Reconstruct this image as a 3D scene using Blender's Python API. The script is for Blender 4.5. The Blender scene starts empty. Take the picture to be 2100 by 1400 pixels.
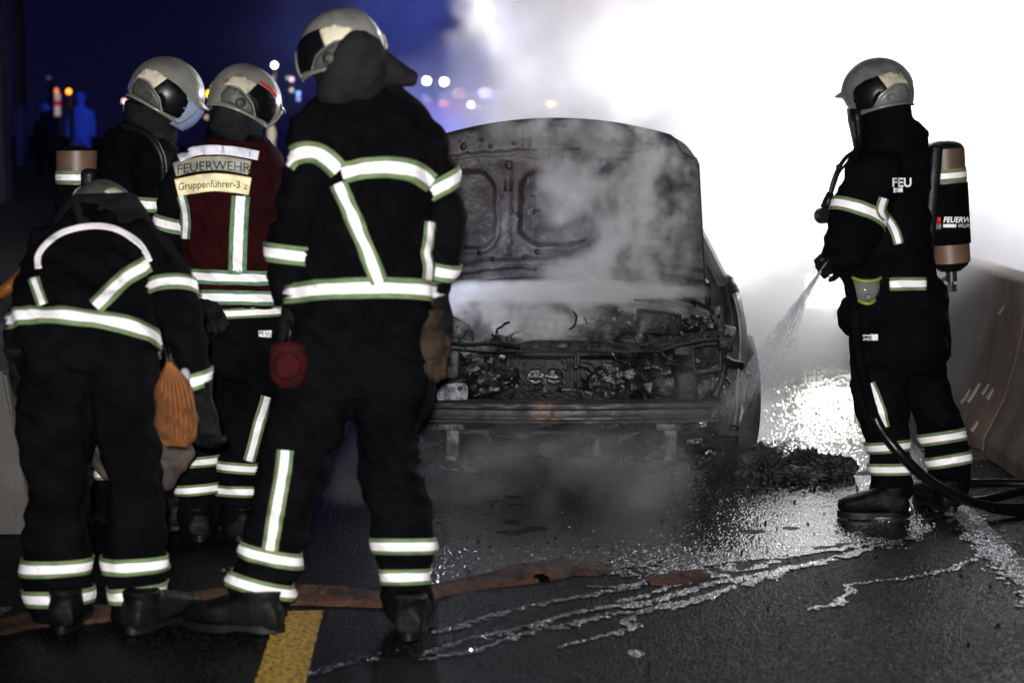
import bpy, bmesh, math, random
from mathutils import Vector, Matrix, Euler, noise
from mathutils.bvhtree import BVHTree

random.seed(7)
S = bpy.context.scene
COL = S.collection
R = math.radians
FPX = 4083.0
CH = 1.55
PITCH = math.atan(450 / FPX)
S.render.engine = 'CYCLES'

# ---------------------------------------------------------------- camera
cd = bpy.data.cameras.new('camera')
cam = bpy.data.objects.new('camera', cd)
COL.objects.link(cam)
cd.lens = 70.0
cd.sensor_width = 36.0
cd.clip_end = 500
cam.location = (0, 0, CH)
cam.rotation_euler = (R(90) - PITCH, 0, 0)
cd.dof.use_dof = True
cd.dof.focus_distance = 8.35
cd.dof.aperture_fstop = 2.7
S.camera = cam

# ---------------------------------------------------------------- night sky, exposure
W = bpy.data.worlds.new("World")
S.world = W
W.use_nodes = True
wt = W.node_tree
bg = wt.nodes['Background']
_tc = wt.nodes.new('ShaderNodeTexCoord')
_nz = wt.nodes.new('ShaderNodeTexNoise')
_nz.inputs['Scale'].default_value = 2.5
_cr = wt.nodes.new('ShaderNodeValToRGB')
_cr.color_ramp.elements[0].position = .3
_cr.color_ramp.elements[0].color = (.0022, .0024, .0125, 1)
_cr.color_ramp.elements[1].position = .75
_cr.color_ramp.elements[1].color = (.0050, .0040, .0240, 1)
wt.links.new(_tc.outputs['Generated'], _nz.inputs['Vector'])
wt.links.new(_nz.outputs['Fac'], _cr.inputs[0])
wt.links.new(_cr.outputs[0], bg.inputs['Color'])
bg.inputs['Strength'].default_value = 1.0
S.view_settings.view_transform = 'Standard'
S.view_settings.look = 'None'
S.view_settings.exposure = 0
S.view_settings.gamma = 1
S.cycles.use_denoising = True
S.cycles.volume_step_rate = 2.2
S.cycles.volume_max_steps = 256
S.cycles.max_bounces = 6
S.cycles.diffuse_bounces = 2
S.cycles.glossy_bounces = 3
S.cycles.transmission_bounces = 4
S.cycles.transparent_max_bounces = 24
S.cycles.volume_bounces = 0
S.cycles.sample_clamp_indirect = 4.0


def lamp(name, kind, loc, aim, energy, color=(1, 1, 1), size=.1, spot=60, blend=.4):
    l = bpy.data.lights.new(name, kind)
    l.energy = energy
    l.color = color
    l.shadow_soft_size = size
    if kind == 'SPOT':
        l.spot_size = R(spot)
        l.spot_blend = blend
    o = bpy.data.objects.new(name, l)
    COL.objects.link(o)
    o.location = loc
    if aim is not None:
        o.rotation_euler = (Vector(aim) - Vector(loc)).to_track_quat('-Z', 'Y').to_euler()
    return o


# the photographer's flash, just above the camera
lamp('camera_flash', 'SPOT', (0, -.5, 1.74), (-.1, 7.5, 1.02), 2700, (1, .97, .95), .05, 36, .5)
# lamps behind and beside the smoke
lamp('flood_light', 'SPOT', (5.0, 15.4, 2.2), (2.6, 10.8, 1.2), 66000, (.97, .98, 1), .15, 125, .6)
lamp('side_fill', 'SPOT', (3.7, 11.3, 2.0), (1.2, 11.0, 1.3), 7000, (.97, .98, 1), .15, 110, .6)  # unseen fill beside the smoke, added to whiten its right part
lamp('flood_light_high', 'SPOT', (3.6, 15.2, 4.6), (2.4, 11.0, 1.5), 10500, (1, .93, .99), .15, 120, .6)
lamp('headlamp_beam', 'SPOT', (2.12, 13.2, .42), (1.0, 7.5, .5), 120, (.97, 1, .90), .12, 110, .5)  # beam of the vehicle headlamp behind the smoke
# blue beacons of the vehicles in the back
lamp('blue_beacon_a', 'SPOT', (-.6, 20.3, 1.1), (-1.2, 24.5, 4.0), 520, (.09, .14, 1), .2, 120, .6)
lamp('blue_beacon_b', 'POINT', (.4, 21.0, 1.5), None, 25, (.07, .22, 1), .2)
lamp('blue_beacon_c', 'POINT', (-4.2, 12.0, 2.2), None, 6, (.06, .12, 1), .2)
lamp('smoke_blue_fill', 'SPOT', (-.35, 11.7, .75), (-.35, 12.9, 1.9), 260, (.06, .20, 1), .1, 95, .5)  # unseen spot added by the wreck to turn the smoke blue
lamp('bay_torch', 'SPOT', (-.45, 9.05, 1.02), (.5, 8.7, .62), 18, (.75, .8, 1), .03, 150, .6)


# ---------------------------------------------------------------- projection: pixel of the 2100 px frame + depth -> world point
def ray(px, py):
    dx = (px - 1050) / FPX
    dy = (700 - py) / FPX
    return Vector((dx, math.cos(PITCH) + dy * math.sin(PITCH), -math.sin(PITCH) + dy * math.cos(PITCH)))


def P(px, py, Y):
    r = ray(px, py)
    return Vector((0, 0, CH)) + r * (Y / r.y)


def G(px, py, z=0.0):
    r = ray(px, py)
    return Vector((0, 0, CH)) + r * ((z - CH) / r.z)


# ---------------------------------------------------------------- node expressions
class X:
    tree = None

    def __init__(s, sock):
        s.s = sock

    @staticmethod
    def m(op, *a, clamp=False):
        n = X.tree.nodes.new('ShaderNodeMath')
        n.operation = op
        n.use_clamp = clamp
        for i, v in enumerate(a):
            if isinstance(v, X):
                X.tree.links.new(v.s, n.inputs[i])
            else:
                n.inputs[i].default_value = v
        return X(n.outputs[0])

    def __add__(s, o): return X.m('ADD', s, o)
    __radd__ = __add__
    def __mul__(s, o): return X.m('MULTIPLY', s, o)
    __rmul__ = __mul__
    def __sub__(s, o): return X.m('SUBTRACT', s, o)
    def __rsub__(s, o): return X.m('SUBTRACT', o, s)
    def __truediv__(s, o): return X.m('DIVIDE', s, o)
    def mx(s, o): return X.m('MAXIMUM', s, o)
    def mn(s, o): return X.m('MINIMUM', s, o)


def ss(v, a, b):
    """smoothstep of v from a to b (a may be above b)"""
    t = X.m('MULTIPLY', v - a, 1.0 / (b - a), clamp=True)
    return t * t * (3 - 2 * t)


def vmap(vec, scale=(1, 1, 1), loc=(0, 0, 0)):
    n = X.tree.nodes.new('ShaderNodeVectorMath')
    n.operation = 'MULTIPLY_ADD'
    X.tree.links.new(vec, n.inputs[0])
    n.inputs[1].default_value = scale
    n.inputs[2].default_value = loc
    return n.outputs[0]


def nz(vec, scale, detail=4, rough=.5, dist=0.0, sc=(1, 1, 1), loc=(0, 0, 0)):
    n = X.tree.nodes.new('ShaderNodeTexNoise')
    n.inputs['Scale'].default_value = scale
    n.inputs['Detail'].default_value = detail
    n.inputs['Roughness'].default_value = rough
    n.inputs['Distortion'].default_value = dist
    X.tree.links.new(vmap(vec, sc, loc), n.inputs['Vector'])
    return X(n.outputs['Fac'] if 'Fac' in n.outputs else n.outputs[0])


def material(name, color=(.5, .5, .5), rough=.5, metal=0.0, color2=None, nscale=6, thresh=(.4, .6), bump=0.0, bscale=60,
             rough2=None, spec=.5, emit=None, estr=0, coat=0.0, trans=0.0, alpha=1.0, detail=5, stretch=(1, 1, 1), geo=False):
    m = bpy.data.materials.new(name)
    m.use_nodes = True
    t = m.node_tree
    X.tree = t
    b = t.nodes['Principled BSDF']
    b.inputs['Base Color'].default_value = (*color, 1)
    b.inputs['Roughness'].default_value = rough
    b.inputs['Metallic'].default_value = metal
    b.inputs['Specular IOR Level'].default_value = spec
    b.inputs['Coat Weight'].default_value = coat
    b.inputs['Transmission Weight'].default_value = trans
    b.inputs['Alpha'].default_value = alpha
    tc = t.nodes.new('ShaderNodeTexCoord')
    vec = tc.outputs['Object']
    if color2 is not None:
        f = ss(nz(vec, nscale, detail, .6, sc=stretch), thresh[0], thresh[1])
        mix = t.nodes.new('ShaderNodeMix')
        mix.data_type = 'RGBA'
        t.links.new(f.s, mix.inputs[0])
        mix.inputs[6].default_value = (*color, 1)
        mix.inputs[7].default_value = (*color2, 1)
        t.links.new(mix.outputs[2], b.inputs['Base Color'])
        if rough2 is not None:
            rr = f * (rough2 - rough) + rough
            t.links.new(rr.s, b.inputs['Roughness'])
    if bump:
        bn = t.nodes.new('ShaderNodeBump')
        bn.inputs['Strength'].default_value = min(1, bump)
        bn.inputs['Distance'].default_value = .01 * max(1, bump)
        t.links.new(nz(vec, bscale, 4, .6, sc=stretch).s, bn.inputs['Height'])
        t.links.new(bn.outputs[0], b.inputs['Normal'])
    if emit is not None:
        b.inputs['Emission Color'].default_value = (*emit, 1)
        b.inputs['Emission Strength'].default_value = estr
    return m


M = {}
M['cloth'] = material('turnout_cloth', (.0018, .0020, .0026), .9, color2=(.0036, .0036, .0047), nscale=7, bump=.5, bscale=260, spec=.04)
M['cloth_grey'] = material('neck_cloth', (.010, .010, .012), .9, color2=(.018, .017, .019), nscale=9, bump=.4, bscale=200, spec=.05)
M['glove'] = material('glove_leather', (.0035, .0035, .004), .7, spec=.1, color2=(.009, .009, .0085), nscale=14, bump=.4, bscale=150)
M['boot'] = material('boot_leather', (.0025, .0025, .0025), .42, spec=.07, color2=(.008, .008, .008), nscale=10, bump=.3, bscale=90)
M['rubber'] = material('black_rubber', (.005, .005, .006), .4, spec=.25, bump=.2, bscale=80)
M['silver'] = material('silver_reflective_tape', (.93, .90, .92), .38, color2=(.42, .40, .42), nscale=24, thresh=(.60, .74), bump=.35, bscale=45, detail=8)
M['lime'] = material('lime_tape_edge', (.15, .205, .085), .6, color2=(.10, .16, .075), nscale=25, bump=.3, bscale=300)
M['limegreen'] = material('green_tape_edge', (.10, .20, .11), .6, color2=(.07, .15, .08), nscale=25, bump=.2, bscale=300)
M['red'] = material('dark_red_vest', (.021, .0018, .0022), .9, color2=(.012, .0010, .0015), nscale=8, bump=.4, bscale=200, spec=.1)
M['shell'] = material('helmet_shell', (.205, .206, .180), .22, color2=(.12, .122, .105), nscale=9, thresh=(.42, .7), rough2=.42, bump=.05, bscale=60, coat=1.0, detail=9)
M['shelld'] = material('helmet_shell_dull', (.062, .066, .060), .4, color2=(.04, .042, .038), nscale=14, rough2=.6, bump=.05, bscale=60)
M['hblack'] = material('helmet_black_panel', (.004, .004, .005), .3, spec=.2)
M['cream'] = material('cream_reflective_patch', (.62, .56, .42), .5, color2=(.36, .33, .25), nscale=28, thresh=(.5, .72), bump=.15, bscale=120)
M['creamd'] = material('soiled_reflective_patch', (.46, .42, .31), .5, color2=(.20, .19, .15), nscale=30, thresh=(.45, .68), bump=.15, bscale=120)
M['white'] = material('white_print', (.9, .9, .92), .5)
M['ink'] = material('black_print', (.012, .014, .02), .6)
M['yellowpatch'] = material('yellow_reflective_panel', (.95, .86, .50), .4, color2=(.62, .58, .45), nscale=16, thresh=(.55, .75), bump=.2, bscale=40)
M['beigepatch'] = material('beige_reflective_panel', (.42, .38, .27), .45, color2=(.24, .27, .25), nscale=22, thresh=(.4, .62), bump=.3, bscale=40)
M['whitepatch'] = material('white_reflective_panel', (.88, .88, .98), .35, color2=(.22, .23, .32), nscale=16, thresh=(.56, .70), bump=.3, bscale=30, stretch=(2.2, 1, .4))
M['visor'] = material('clear_visor', (.5, .6, .9), .08, alpha=.35, coat=.5)
M['redst'] = material('red_helmet_mark', (.55, .01, .012), .35)
M['skin'] = material('skin', (.32, .19, .14), .5)
M['flashhood'] = material('dark_flash_hood', (.012, .011, .012), .9, spec=.05)
M['tank'] = material('brown_cylinder', (.135, .078, .048), .45, color2=(.09, .055, .037), nscale=9, bump=.1, bscale=80)
M['metal'] = material('dull_metal', (.3, .3, .31), .3, 1.0, color2=(.12, .12, .12), nscale=18)

# ---------------------------------------------------------------- mesh helpers
def link(name, me, mats=(), parent=None, smooth=True):
    o = bpy.data.objects.new(name, me)
    for m in (mats if isinstance(mats, (list, tuple)) else [mats]):
        me.materials.append(m)
    if smooth and len(me.polygons):
        me.polygons.foreach_set('use_smooth', [True] * len(me.polygons))
    COL.objects.link(o)
    if parent is not None:
        o.parent = parent
    return o


def obj(name, bm, mats, parent=None, smooth=True, off=None, norm=True):
    """bm holds world coordinates; off is the world matrix inverse of the parent (or None for local coordinates)"""
    if off is not None:
        bm.transform(off)
    if norm:
        bmesh.ops.recalc_face_normals(bm, faces=bm.faces)
    me = bpy.data.meshes.new(name)
    bm.to_mesh(me)
    bm.free()
    o = link(name, me, mats, parent, smooth)
    return o


def sharp(o, ang=35):
    o.data.set_sharp_from_angle(angle=R(ang))
    return o


def tag(o, label=None, cat=None, group=None, kind=None):
    if label: o['label'] = label
    if cat: o['category'] = cat
    if group: o['group'] = group
    if kind: o['kind'] = kind
    return o


def empty(name, loc, rz=0.0, label=None, cat=None, group=None):
    o = bpy.data.objects.new(name, None)
    COL.objects.link(o)
    o.location = loc
    o.rotation_euler = (0, 0, rz)
    o.empty_display_size = .1
    mw = Matrix.Translation(Vector(loc)) @ Matrix.Rotation(rz, 4, 'Z')
    tag(o, label, cat, group)
    return o, mw.inverted()


def loft(bm, rings, seg=20, power=2.2, cap=True):
    """rings: list of (centre, U, V) vectors; superellipse sections"""
    prev = None
    vs = []
    for (c, u, v) in rings:
        row = []
        for i in range(seg):
            a = 2 * math.pi * i / seg
            ca, sa = math.cos(a), math.sin(a)
            x = math.copysign(abs(ca) ** (2 / power), ca)
            y = math.copysign(abs(sa) ** (2 / power), sa)
            row.append(bm.verts.new(c + u * x + v * y))
        vs.append(row)
    for a, b in zip(vs, vs[1:]):
        for i in range(seg):
            j = (i + 1) % seg
            bm.faces.new((a[i], a[j], b[j], b[i]))
    if cap:
        bm.faces.new(vs[0][::-1])
        bm.faces.new(vs[-1])
    return vs


def trace_rings(rows, Y):
    out = []
    for (xl, yl, xr, yr, dy, b) in rows:
        a, c = P(xl, yl, Y + dy), P(xr, yr, Y + dy)
        out.append(((a + c) / 2, (c - a) / 2, Vector((0, b, 0))))
    return out


def frame(d):
    d = d.normalized()
    up = Vector((0, 0, 1)) if abs(d.z) < .95 else Vector((1, 0, 0))
    s = d.cross(up).normalized()
    return s, s.cross(d).normalized()


def tube(bm, pts, rad, seg=8, cap=True):
    pts = [Vector(p) for p in pts]
    n = len(pts)
    rings = []
    for i, p in enumerate(pts):
        d = pts[min(i + 1, n - 1)] - pts[max(i - 1, 0)]
        s, t = frame(d)
        r = rad[i] if isinstance(rad, (list, tuple)) else rad
        rings.append((p, s * r, t * r))
    # keep frames continuous
    for i in range(1, n):
        c, u, v = rings[i]
        pu = rings[i - 1][1]
        if pu.dot(u) < 0:
            rings[i] = (c, -u, -v)
    loft(bm, rings, seg, 2.0, cap)


def spline(pts, n=8):
    pts = [Vector(p) for p in pts]
    out = []
    q = [pts[0]] + pts + [pts[-1]]
    for i in range(1, len(q) - 2):
        for k in range(n):
            t = k / n
            a, b, c, d = q[i - 1], q[i], q[i + 1], q[i + 2]
            out.append(.5 * ((2 * b) + (-a + c) * t + (2 * a - 5 * b + 4 * c - d) * t * t + (-a + 3 * b - 3 * c + d) * t ** 3))
    out.append(pts[-1])
    return out


def box(bm, c, s, rot=None, bev=0.0):
    m = Matrix.Translation(Vector(c)) @ ((rot.to_matrix().to_4x4()) if rot else Matrix.Identity(4)) @ Matrix.Diagonal((*s, 1))
    r = bmesh.ops.create_cube(bm, size=1.0, matrix=m)
    if bev:
        es = list({e for v in r['verts'] for e in v.link_edges})
        bmesh.ops.bevel(bm, geom=es, offset=bev, segments=2, affect='EDGES', profile=.5)


def cyl(bm, c, axis, r, h, seg=20, r2=None):
    axis = Vector(axis).normalized()
    s, t = frame(axis)
    c = Vector(c)
    r2 = r if r2 is None else r2
    loft(bm, [(c - axis * h / 2, s * r, t * r), (c + axis * h / 2, s * r2, t * r2)], seg, 2.0)


def ball(bm, c, r, sc=(1, 1, 1), u=16, v=10, rot=None):
    m = Matrix.Translation(Vector(c)) @ (rot if rot else Matrix.Identity(4)) @ Matrix.Diagonal((*[q * r for q in sc], 1))
    bmesh.ops.create_uvsphere(bm, u_segments=u, v_segments=v, radius=1, matrix=m)


def remesh(bm, voxel, smooth=3, fold=0.0, seed=0.0):
    bmesh.ops.recalc_face_normals(bm, faces=bm.faces)
    me = bpy.data.meshes.new('tmp')
    bm.to_mesh(me)
    bm.free()
    o = bpy.data.objects.new('tmp', me)
    COL.objects.link(o)
    md = o.modifiers.new('r', 'REMESH')
    md.mode = 'VOXEL'
    md.voxel_size = voxel
    sm = o.modifiers.new('s', 'SMOOTH')
    sm.factor = .6
    sm.iterations = smooth
    dg = bpy.context.evaluated_depsgraph_get()
    out = bmesh.new()
    ev = o.evaluated_get(dg)
    out.from_mesh(ev.to_mesh())
    ev.to_mesh_clear()
    bpy.data.objects.remove(o)
    bpy.data.meshes.remove(me)
    if fold:
        out.normal_update()
        mv = []
        off = Vector((seed * 3.1, seed * 7.7, seed))
        for v in out.verts:
            p = v.co
            q = Vector((p.x * 7, p.y * 7, p.z * 13 + p.x * 7)) + off
            n1 = 1 - abs(noise.noise(q)) * 2.2
            q2 = Vector((p.x * 11 - p.z * 5, p.y * 11, p.z * 17)) + off
            n2 = noise.noise(q2)
            q3 = Vector((p.x * 3, p.y * 3, p.z * 3)) + off
            mv.append(v.normal * fold * (n1 * .75 + n2 * .6 + noise.noise(q3) * .5 - .25))
        for v, d in zip(out.verts, mv):
            v.co += d
        out.normal_update()
    return out


# ---------------------------------------------------------------- strips on surfaces
def band_mesh(grid, kind='band'):
    """grid[i][j] points, rows across the width; material 1 on the outer rows, 0 inside"""
    bm = bmesh.new()
    vs = [[(bm.verts.new(p) if p is not None else None) for p in row] for row in grid]
    nj = len(grid[0]) - 1
    for i in range(len(vs) - 1):
        for j in range(nj):
            q = (vs[i][j], vs[i + 1][j], vs[i + 1][j + 1], vs[i][j + 1])
            if any(a is None for a in q):
                continue
            if (q[0].co - q[1].co).length > .05 or (q[3].co - q[2].co).length > .05 or (q[0].co - q[3].co).length > .05:
                continue
            f = bm.faces.new(q)
            if kind == 'band':
                f.material_index = 0 if 2 <= j < nj - 2 else 1
            elif kind == 'wide':
                f.material_index = 0 if 3 <= j < nj - 3 else 1
    bmesh.ops.delete(bm, geom=[v for v in bm.verts if not v.link_faces], context='VERTS')
    return bm


def facing_cam(bm):
    bm.normal_update()
    s = sum((f.normal.dot(Vector((0, 0, CH)) - f.calc_center_median()) * f.calc_area()) for f in bm.faces)
    if s < 0:
        bmesh.ops.reverse_faces(bm, faces=bm.faces)


def px_strip(bvh, pts, wpx, Y, inv, mats, parent, name='reflective_band', rows=8, kind='band', lift=.006, step=4.0, thick=.0022):
    """a strip laid on the surface along a polyline seen from the camera side"""
    path = spline([Vector((p[0], p[1], 0)) for p in pts], 10)
    # resample
    L = [0]
    for a, b in zip(path, path[1:]):
        L.append(L[-1] + (b - a).length)
    n = max(2, int(L[-1] / step))
    grid = []
    k = 0
    for i in range(n + 1):
        d = L[-1] * i / n
        while k < len(L) - 2 and L[k + 1] < d:
            k += 1
        t = (d - L[k]) / max(1e-6, L[k + 1] - L[k])
        c = path[k].lerp(path[k + 1], t)
        tg = (path[min(k + 2, len(path) - 1)] - path[max(k - 1, 0)]).normalized()
        nn = Vector((-tg.y, tg.x, 0))
        w = wpx if not isinstance(wpx, (list, tuple)) else wpx[0] + (wpx[1] - wpx[0]) * i / n
        row = []
        for j in range(rows + 1):
            q = c + nn * w * (j / rows - .5)
            r = ray(q.x, q.y).normalized()
            hit, nrm, idx, dist = bvh.ray_cast(Vector((0, 0, CH)), r, Y + .8)
            row.append(None if hit is None or abs(hit.y - Y) > .5 else hit - r * lift * .6 + nrm * lift * .5)
        grid.append(row)
    bm = band_mesh(grid, kind)
    if not bm.faces:
        bm.free()
        return None
    facing_cam(bm)
    o = obj(name, bm, mats, parent, True, inv, norm=False)
    md = o.modifiers.new('thickness', 'SOLIDIFY')
    md.thickness = thick
    md.offset = 1
    return o


def ring_band(bvh, limb, left, right, sag, width, Y, dy, b, inv, mats, parent, n=56, rows=8, lift=.006, name='reflective_band', cap=.035):
    """a band all the way round a limb; left/right: pixels of its ends on the outline, sag: how much lower its middle shows"""
    l, r = P(left[0], left[1], Y + dy), P(right[0], right[1], Y + dy)
    c = (l + r) / 2
    mpx = ((left[0] + right[0]) / 2, (left[1] + right[1]) / 2 + sag)
    mid = P(mpx[0], mpx[1], Y + dy - b)
    u = (r - l).normalized()
    v = (mid - c)
    v = (v - u * v.dot(u)).normalized()
    nrm = u.cross(v).normalized()
    grid = []
    for i in range(n + 1):
        a = 2 * math.pi * i / n
        d = u * math.cos(a) + v * math.sin(a)
        row = []
        for j in range(rows + 1):
            o = c + nrm * width * (j / rows - .5)
            hit, hn, _, dist = bvh.ray_cast(o, d, 1.0)
            hl, ln, _, dl = limb.ray_cast(o, d, 1.0)
            if hit is None and hl is None:
                row.append(None)
                continue
            if hl is not None and (hit is None or dist > dl + cap or dist < dl - cap):
                dist = dl
            row.append(o + d * (dist + lift))
        grid.append(row)
    bm = band_mesh(grid)
    # outward faces
    bm.normal_update()
    if sum((f.calc_center_median() - c).dot(f.normal) for f in bm.faces) < 0:
        bmesh.ops.reverse_faces(bm, faces=bm.faces)
    o = obj(name, bm, mats, parent, True, inv, norm=False)
    md = o.modifiers.new('thickness', 'SOLIDIFY')
    md.thickness = .002
    md.offset = 1
    return o


def surface_text(bvh, text, x0, y0, hpx, Y, inv, mat, parent, squeeze=1.0, slope=0.0, curve=0.0, italic=0.0, weight=.0, name='lettering', spacing=1.0, lift=.012):
    """letters laid on the surface; x0,y0 the pixel of the left end of the baseline, hpx the height of a capital"""
    cu = bpy.data.curves.new('t', 'FONT')
    cu.body = text
    cu.size = 1.0
    cu.offset = weight
    cu.space_character = spacing
    cu.resolution_u = 3
    o = bpy.data.objects.new('t', cu)
    COL.objects.link(o)
    dg = bpy.context.evaluated_depsgraph_get()
    me = bpy.data.meshes.new_from_object(o.evaluated_get(dg))
    bpy.data.objects.remove(o)
    bm = bmesh.new()
    bm.from_mesh(me)
    bpy.data.meshes.remove(me)
    bmesh.ops.subdivide_edges(bm, edges=[e for e in bm.edges if e.calc_length() > .12], cuts=2)
    bmesh.ops.triangulate(bm, faces=bm.faces)
    k = hpx / .70
    bad = []
    for v in bm.verts:
        x = v.co.x * k * squeeze + v.co.y * k * italic
        px = x0 + x
        py = y0 - v.co.y * k + slope * x + curve * (x / 100) ** 2
        r = ray(px, py).normalized()
        hit, nrm, idx, dist = bvh.ray_cast(Vector((0, 0, CH)), r, Y + .8)
        if hit is None:
            bad.append(v)
        else:
            v.co = hit - r * lift
    bmesh.ops.delete(bm, geom=bad, context='VERTS')
    facing_cam(bm)
    return obj(name, bm, mat, parent, False, inv, norm=False)


def bvh_of(rows_list, Y, seg=24):
    bm = bmesh.new()
    for rows in rows_list:
        loft(bm, trace_rings(rows, Y), seg, 2.2)
    b = BVHTree.FromBMesh(bm)
    bm.free()
    return b


# ---------------------------------------------------------------- hands, boots, helmets
def hand_bm(wrist, d, nrm, curl=.8, side=1, size=1.0):
    """gloved hand: palm and five curled fingers. d: wrist->fingers, nrm: out of the back of the hand"""
    bm = bmesh.new()
    d = Vector(d).normalized()
    nrm = Vector(nrm)
    nrm = (nrm - d * nrm.dot(d)).normalized()
    s = d.cross(nrm).normalized() * side
    w = Vector(wrist)
    k = size
    loft(bm, [(w - d * .05 * k, s * .036 * k, nrm * .03 * k), (w, s * .03 * k, nrm * .022 * k), (w + d * .05 * k, s * .043 * k, nrm * .019 * k),
              (w + d * .095 * k, s * .042 * k, nrm * .016 * k)], 16, 2.6)
    for i, (lf, off) in enumerate(((.075, -.032), (.085, -.011), (.08, .011), (.062, .031))):
        p = w + (d * .088 + s * off) * k
        pts = [p - d * .02 * k]
        a = 0
        dd = d
        for j in range(3):
            pts.append(p)
            a += curl * (.5 + .35 * j)
            dd = (d * math.cos(a) - nrm * math.sin(a))
            p = p + dd * lf * (.45, .32, .23)[j] * k * 1.1
        pts.append(p)
        tube(bm, pts, [.012 * k, .0118 * k, .0112 * k, .0105 * k, .0085 * k], 10)
    p = w + (d * .03 - s * .03) * k
    pts = [p, p + (d * .03 - s * .022 - nrm * .008) * k, p + (d * .058 - s * .026 - nrm * .024 * (1 + curl)) * k, p + (d * .078 - s * .016 - nrm * .036 * (1 + curl)) * k]
    tube(bm, pts, [.016 * k, .0145 * k, .0125 * k, .010 * k], 10)
    return remesh(bm, .0048 * k, 2)


def glove(wrist, d, nrm, inv, parent, curl=.8, side=1, size=1.12, mat='glove', name='glove'):
    return obj(name, hand_bm(wrist, d, nrm, curl, side, size), M[mat], parent, True, inv)


def boot(heel, d, inv, parent, L=.30, h=.13, name='boot', tilt=0.0):
    """heel: ground point at the back of the heel, d: direction on the ground"""
    heel = Vector(heel)
    heel.z = 0
    d = Vector((d[0], d[1], 0)).normalized()
    s = Vector((d.y, -d.x, 0))
    z = Vector((0, 0, 1))
    bm = bmesh.new()
    prof = [(.0, .03, .030, .040), (.03, .035, .055, .045), (.10, .045, .075, .047), (.45, .05, .070, .046), (.62, .045, .055, .050),
            (.80, .040, .042, .052), (.93, .035, .034, .043), (1.0, .030, .02, .022)]
    rings = []
    for (t, zc, hh, ww) in prof:
        rings.append((heel + d * L * t + z * (zc + .018), s * ww, z * hh * .75))
    loft(bm, rings, 18, 2.6)
    rings = []
    for (zz, r, f) in ((.05, .05, .30), (.08, .052, .26), (.11, .053, .22), (h, .053, .20)):
        rings.append((heel + d * L * f + z * zz, s * r * .95, d * r * 1.15))
    loft(bm, rings, 18, 2.2)
    for v in bm.verts:
        v.co.z = max(v.co.z, .012)
    b = remesh(bm, .008, 3, .0035, heel.x)
    o = obj(name, b, M['boot'], parent, True, inv)
    so = bmesh.new()
    n = 22
    lo, hi = [], []
    for i in range(n):
        a = 2 * math.pi * i / n
        t = .5 - .5 * math.cos(a)
        w = .046 * (math.sin(a)) * (1.0 + .12 * t - .18 * math.exp(-((t - .42) / .12) ** 2))
        p = heel + d * (L * 1.04 * t - .008) + s * w * 1.12
        lo.append(so.verts.new(p + z * (.003 + .017 * math.exp(-((t - .37) / .075) ** 2))))
        hi.append(so.verts.new(p + z * .028))
    so.faces.new(lo)
    so.faces.new(hi)
    for i in range(n):
        j = (i + 1) % n
        so.faces.new((lo[i], lo[j], hi[j], hi[i]))
    bmesh.ops.triangulate(so, faces=[f for f in so.faces if len(f.verts) > 4])
    sole = obj('sole', so, M['rubber'], o, True)
    sole.data.transform(inv)
    sharp(sole, 50)
    return o


HA, HB, HC = .122, .148, .142    # helmet half width, half length, height


def hpos(az, el, k=1.0):
    x, y, z = HA * math.sin(az) * math.cos(el), HB * math.cos(az) * math.cos(el), HC * math.sin(el)
    ridge = 1 + .035 * math.exp(-(x / .02) ** 2) * max(0, math.sin(el) * .6 + .4)
    return Vector((x * k, y * k * ridge, z * k * ridge))


def in_poly(x, y, poly):
    c = False
    n = len(poly)
    for i in range(n):
        x1, y1 = poly[i]
        x2, y2 = poly[i - 1]
        if (y1 > y) != (y2 > y) and x < (x2 - x1) * (y - y1) / (y2 - y1) + x1:
            c = not c
    return c


def side_patch(poly, k, sgn, n=60):
    """a panel on the helmet's side, its outline given in the side view (forward, up) as shares of the half length and height"""
    bm = bmesh.new()
    xs = [p[0] for p in poly]
    ys = [p[1] for p in poly]
    x0, x1, y0, y1 = min(xs), max(xs), min(ys), max(ys)
    # fan of boundary points: resample the outline, fill, subdivide, then project
    out = []
    for i in range(len(poly)):
        a, b = poly[i], poly[(i + 1) % len(poly)]
        m = max(1, int(math.dist(a, b) / .06))
        for q in range(m):
            out.append((a[0] + (b[0] - a[0]) * q / m, a[1] + (b[1] - a[1]) * q / m))
    vs = [bm.verts.new((p[0], p[1], 0)) for p in out]
    f = bm.faces.new(vs)
    bmesh.ops.triangulate(bm, faces=[f])
    for _ in range(2):
        bmesh.ops.subdivide_edges(bm, edges=[e for e in bm.edges if e.calc_length() > .1], cuts=1, use_grid_fill=False)
        bmesh.ops.triangulate(bm, faces=bm.faces)
    for v in bm.verts:
        fx, uy = v.co.x, v.co.y
        r = math.sqrt(max(.0, 1 - fx * fx - uy * uy))
        v.co = Vector((sgn * HA * r * k, HB * fx * k, HC * uy * k))
    bm.normal_update()
    if sum(fc.normal.x for fc in bm.faces) * sgn < 0:
        bmesh.ops.reverse_faces(bm, faces=bm.faces)
    return bm


PATCH = [(-.88, .02), (-.84, .20), (-.74, .36), (-.48, .44), (-.16, .40), (-.26, .18), (-.34, .0), (-.52, .10), (-.70, .10)]
PANEL = [(-.15, .40), (.18, .36), (.47, .25), (.57, .12), (.60, -.12), (.57, -.40), (.14, -.42), (.03, -.30), (-.09, -.14), (-.33, -.0), (-.25, .18)]
DISC = [(-.78, .04), (-.54, .06), (-.34, -.04), (-.12, -.18), (.0, -.32), (.06, -.44), (-.2, -.42), (-.5, -.40), (-.76, -.40), (-.84, -.2)]


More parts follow.
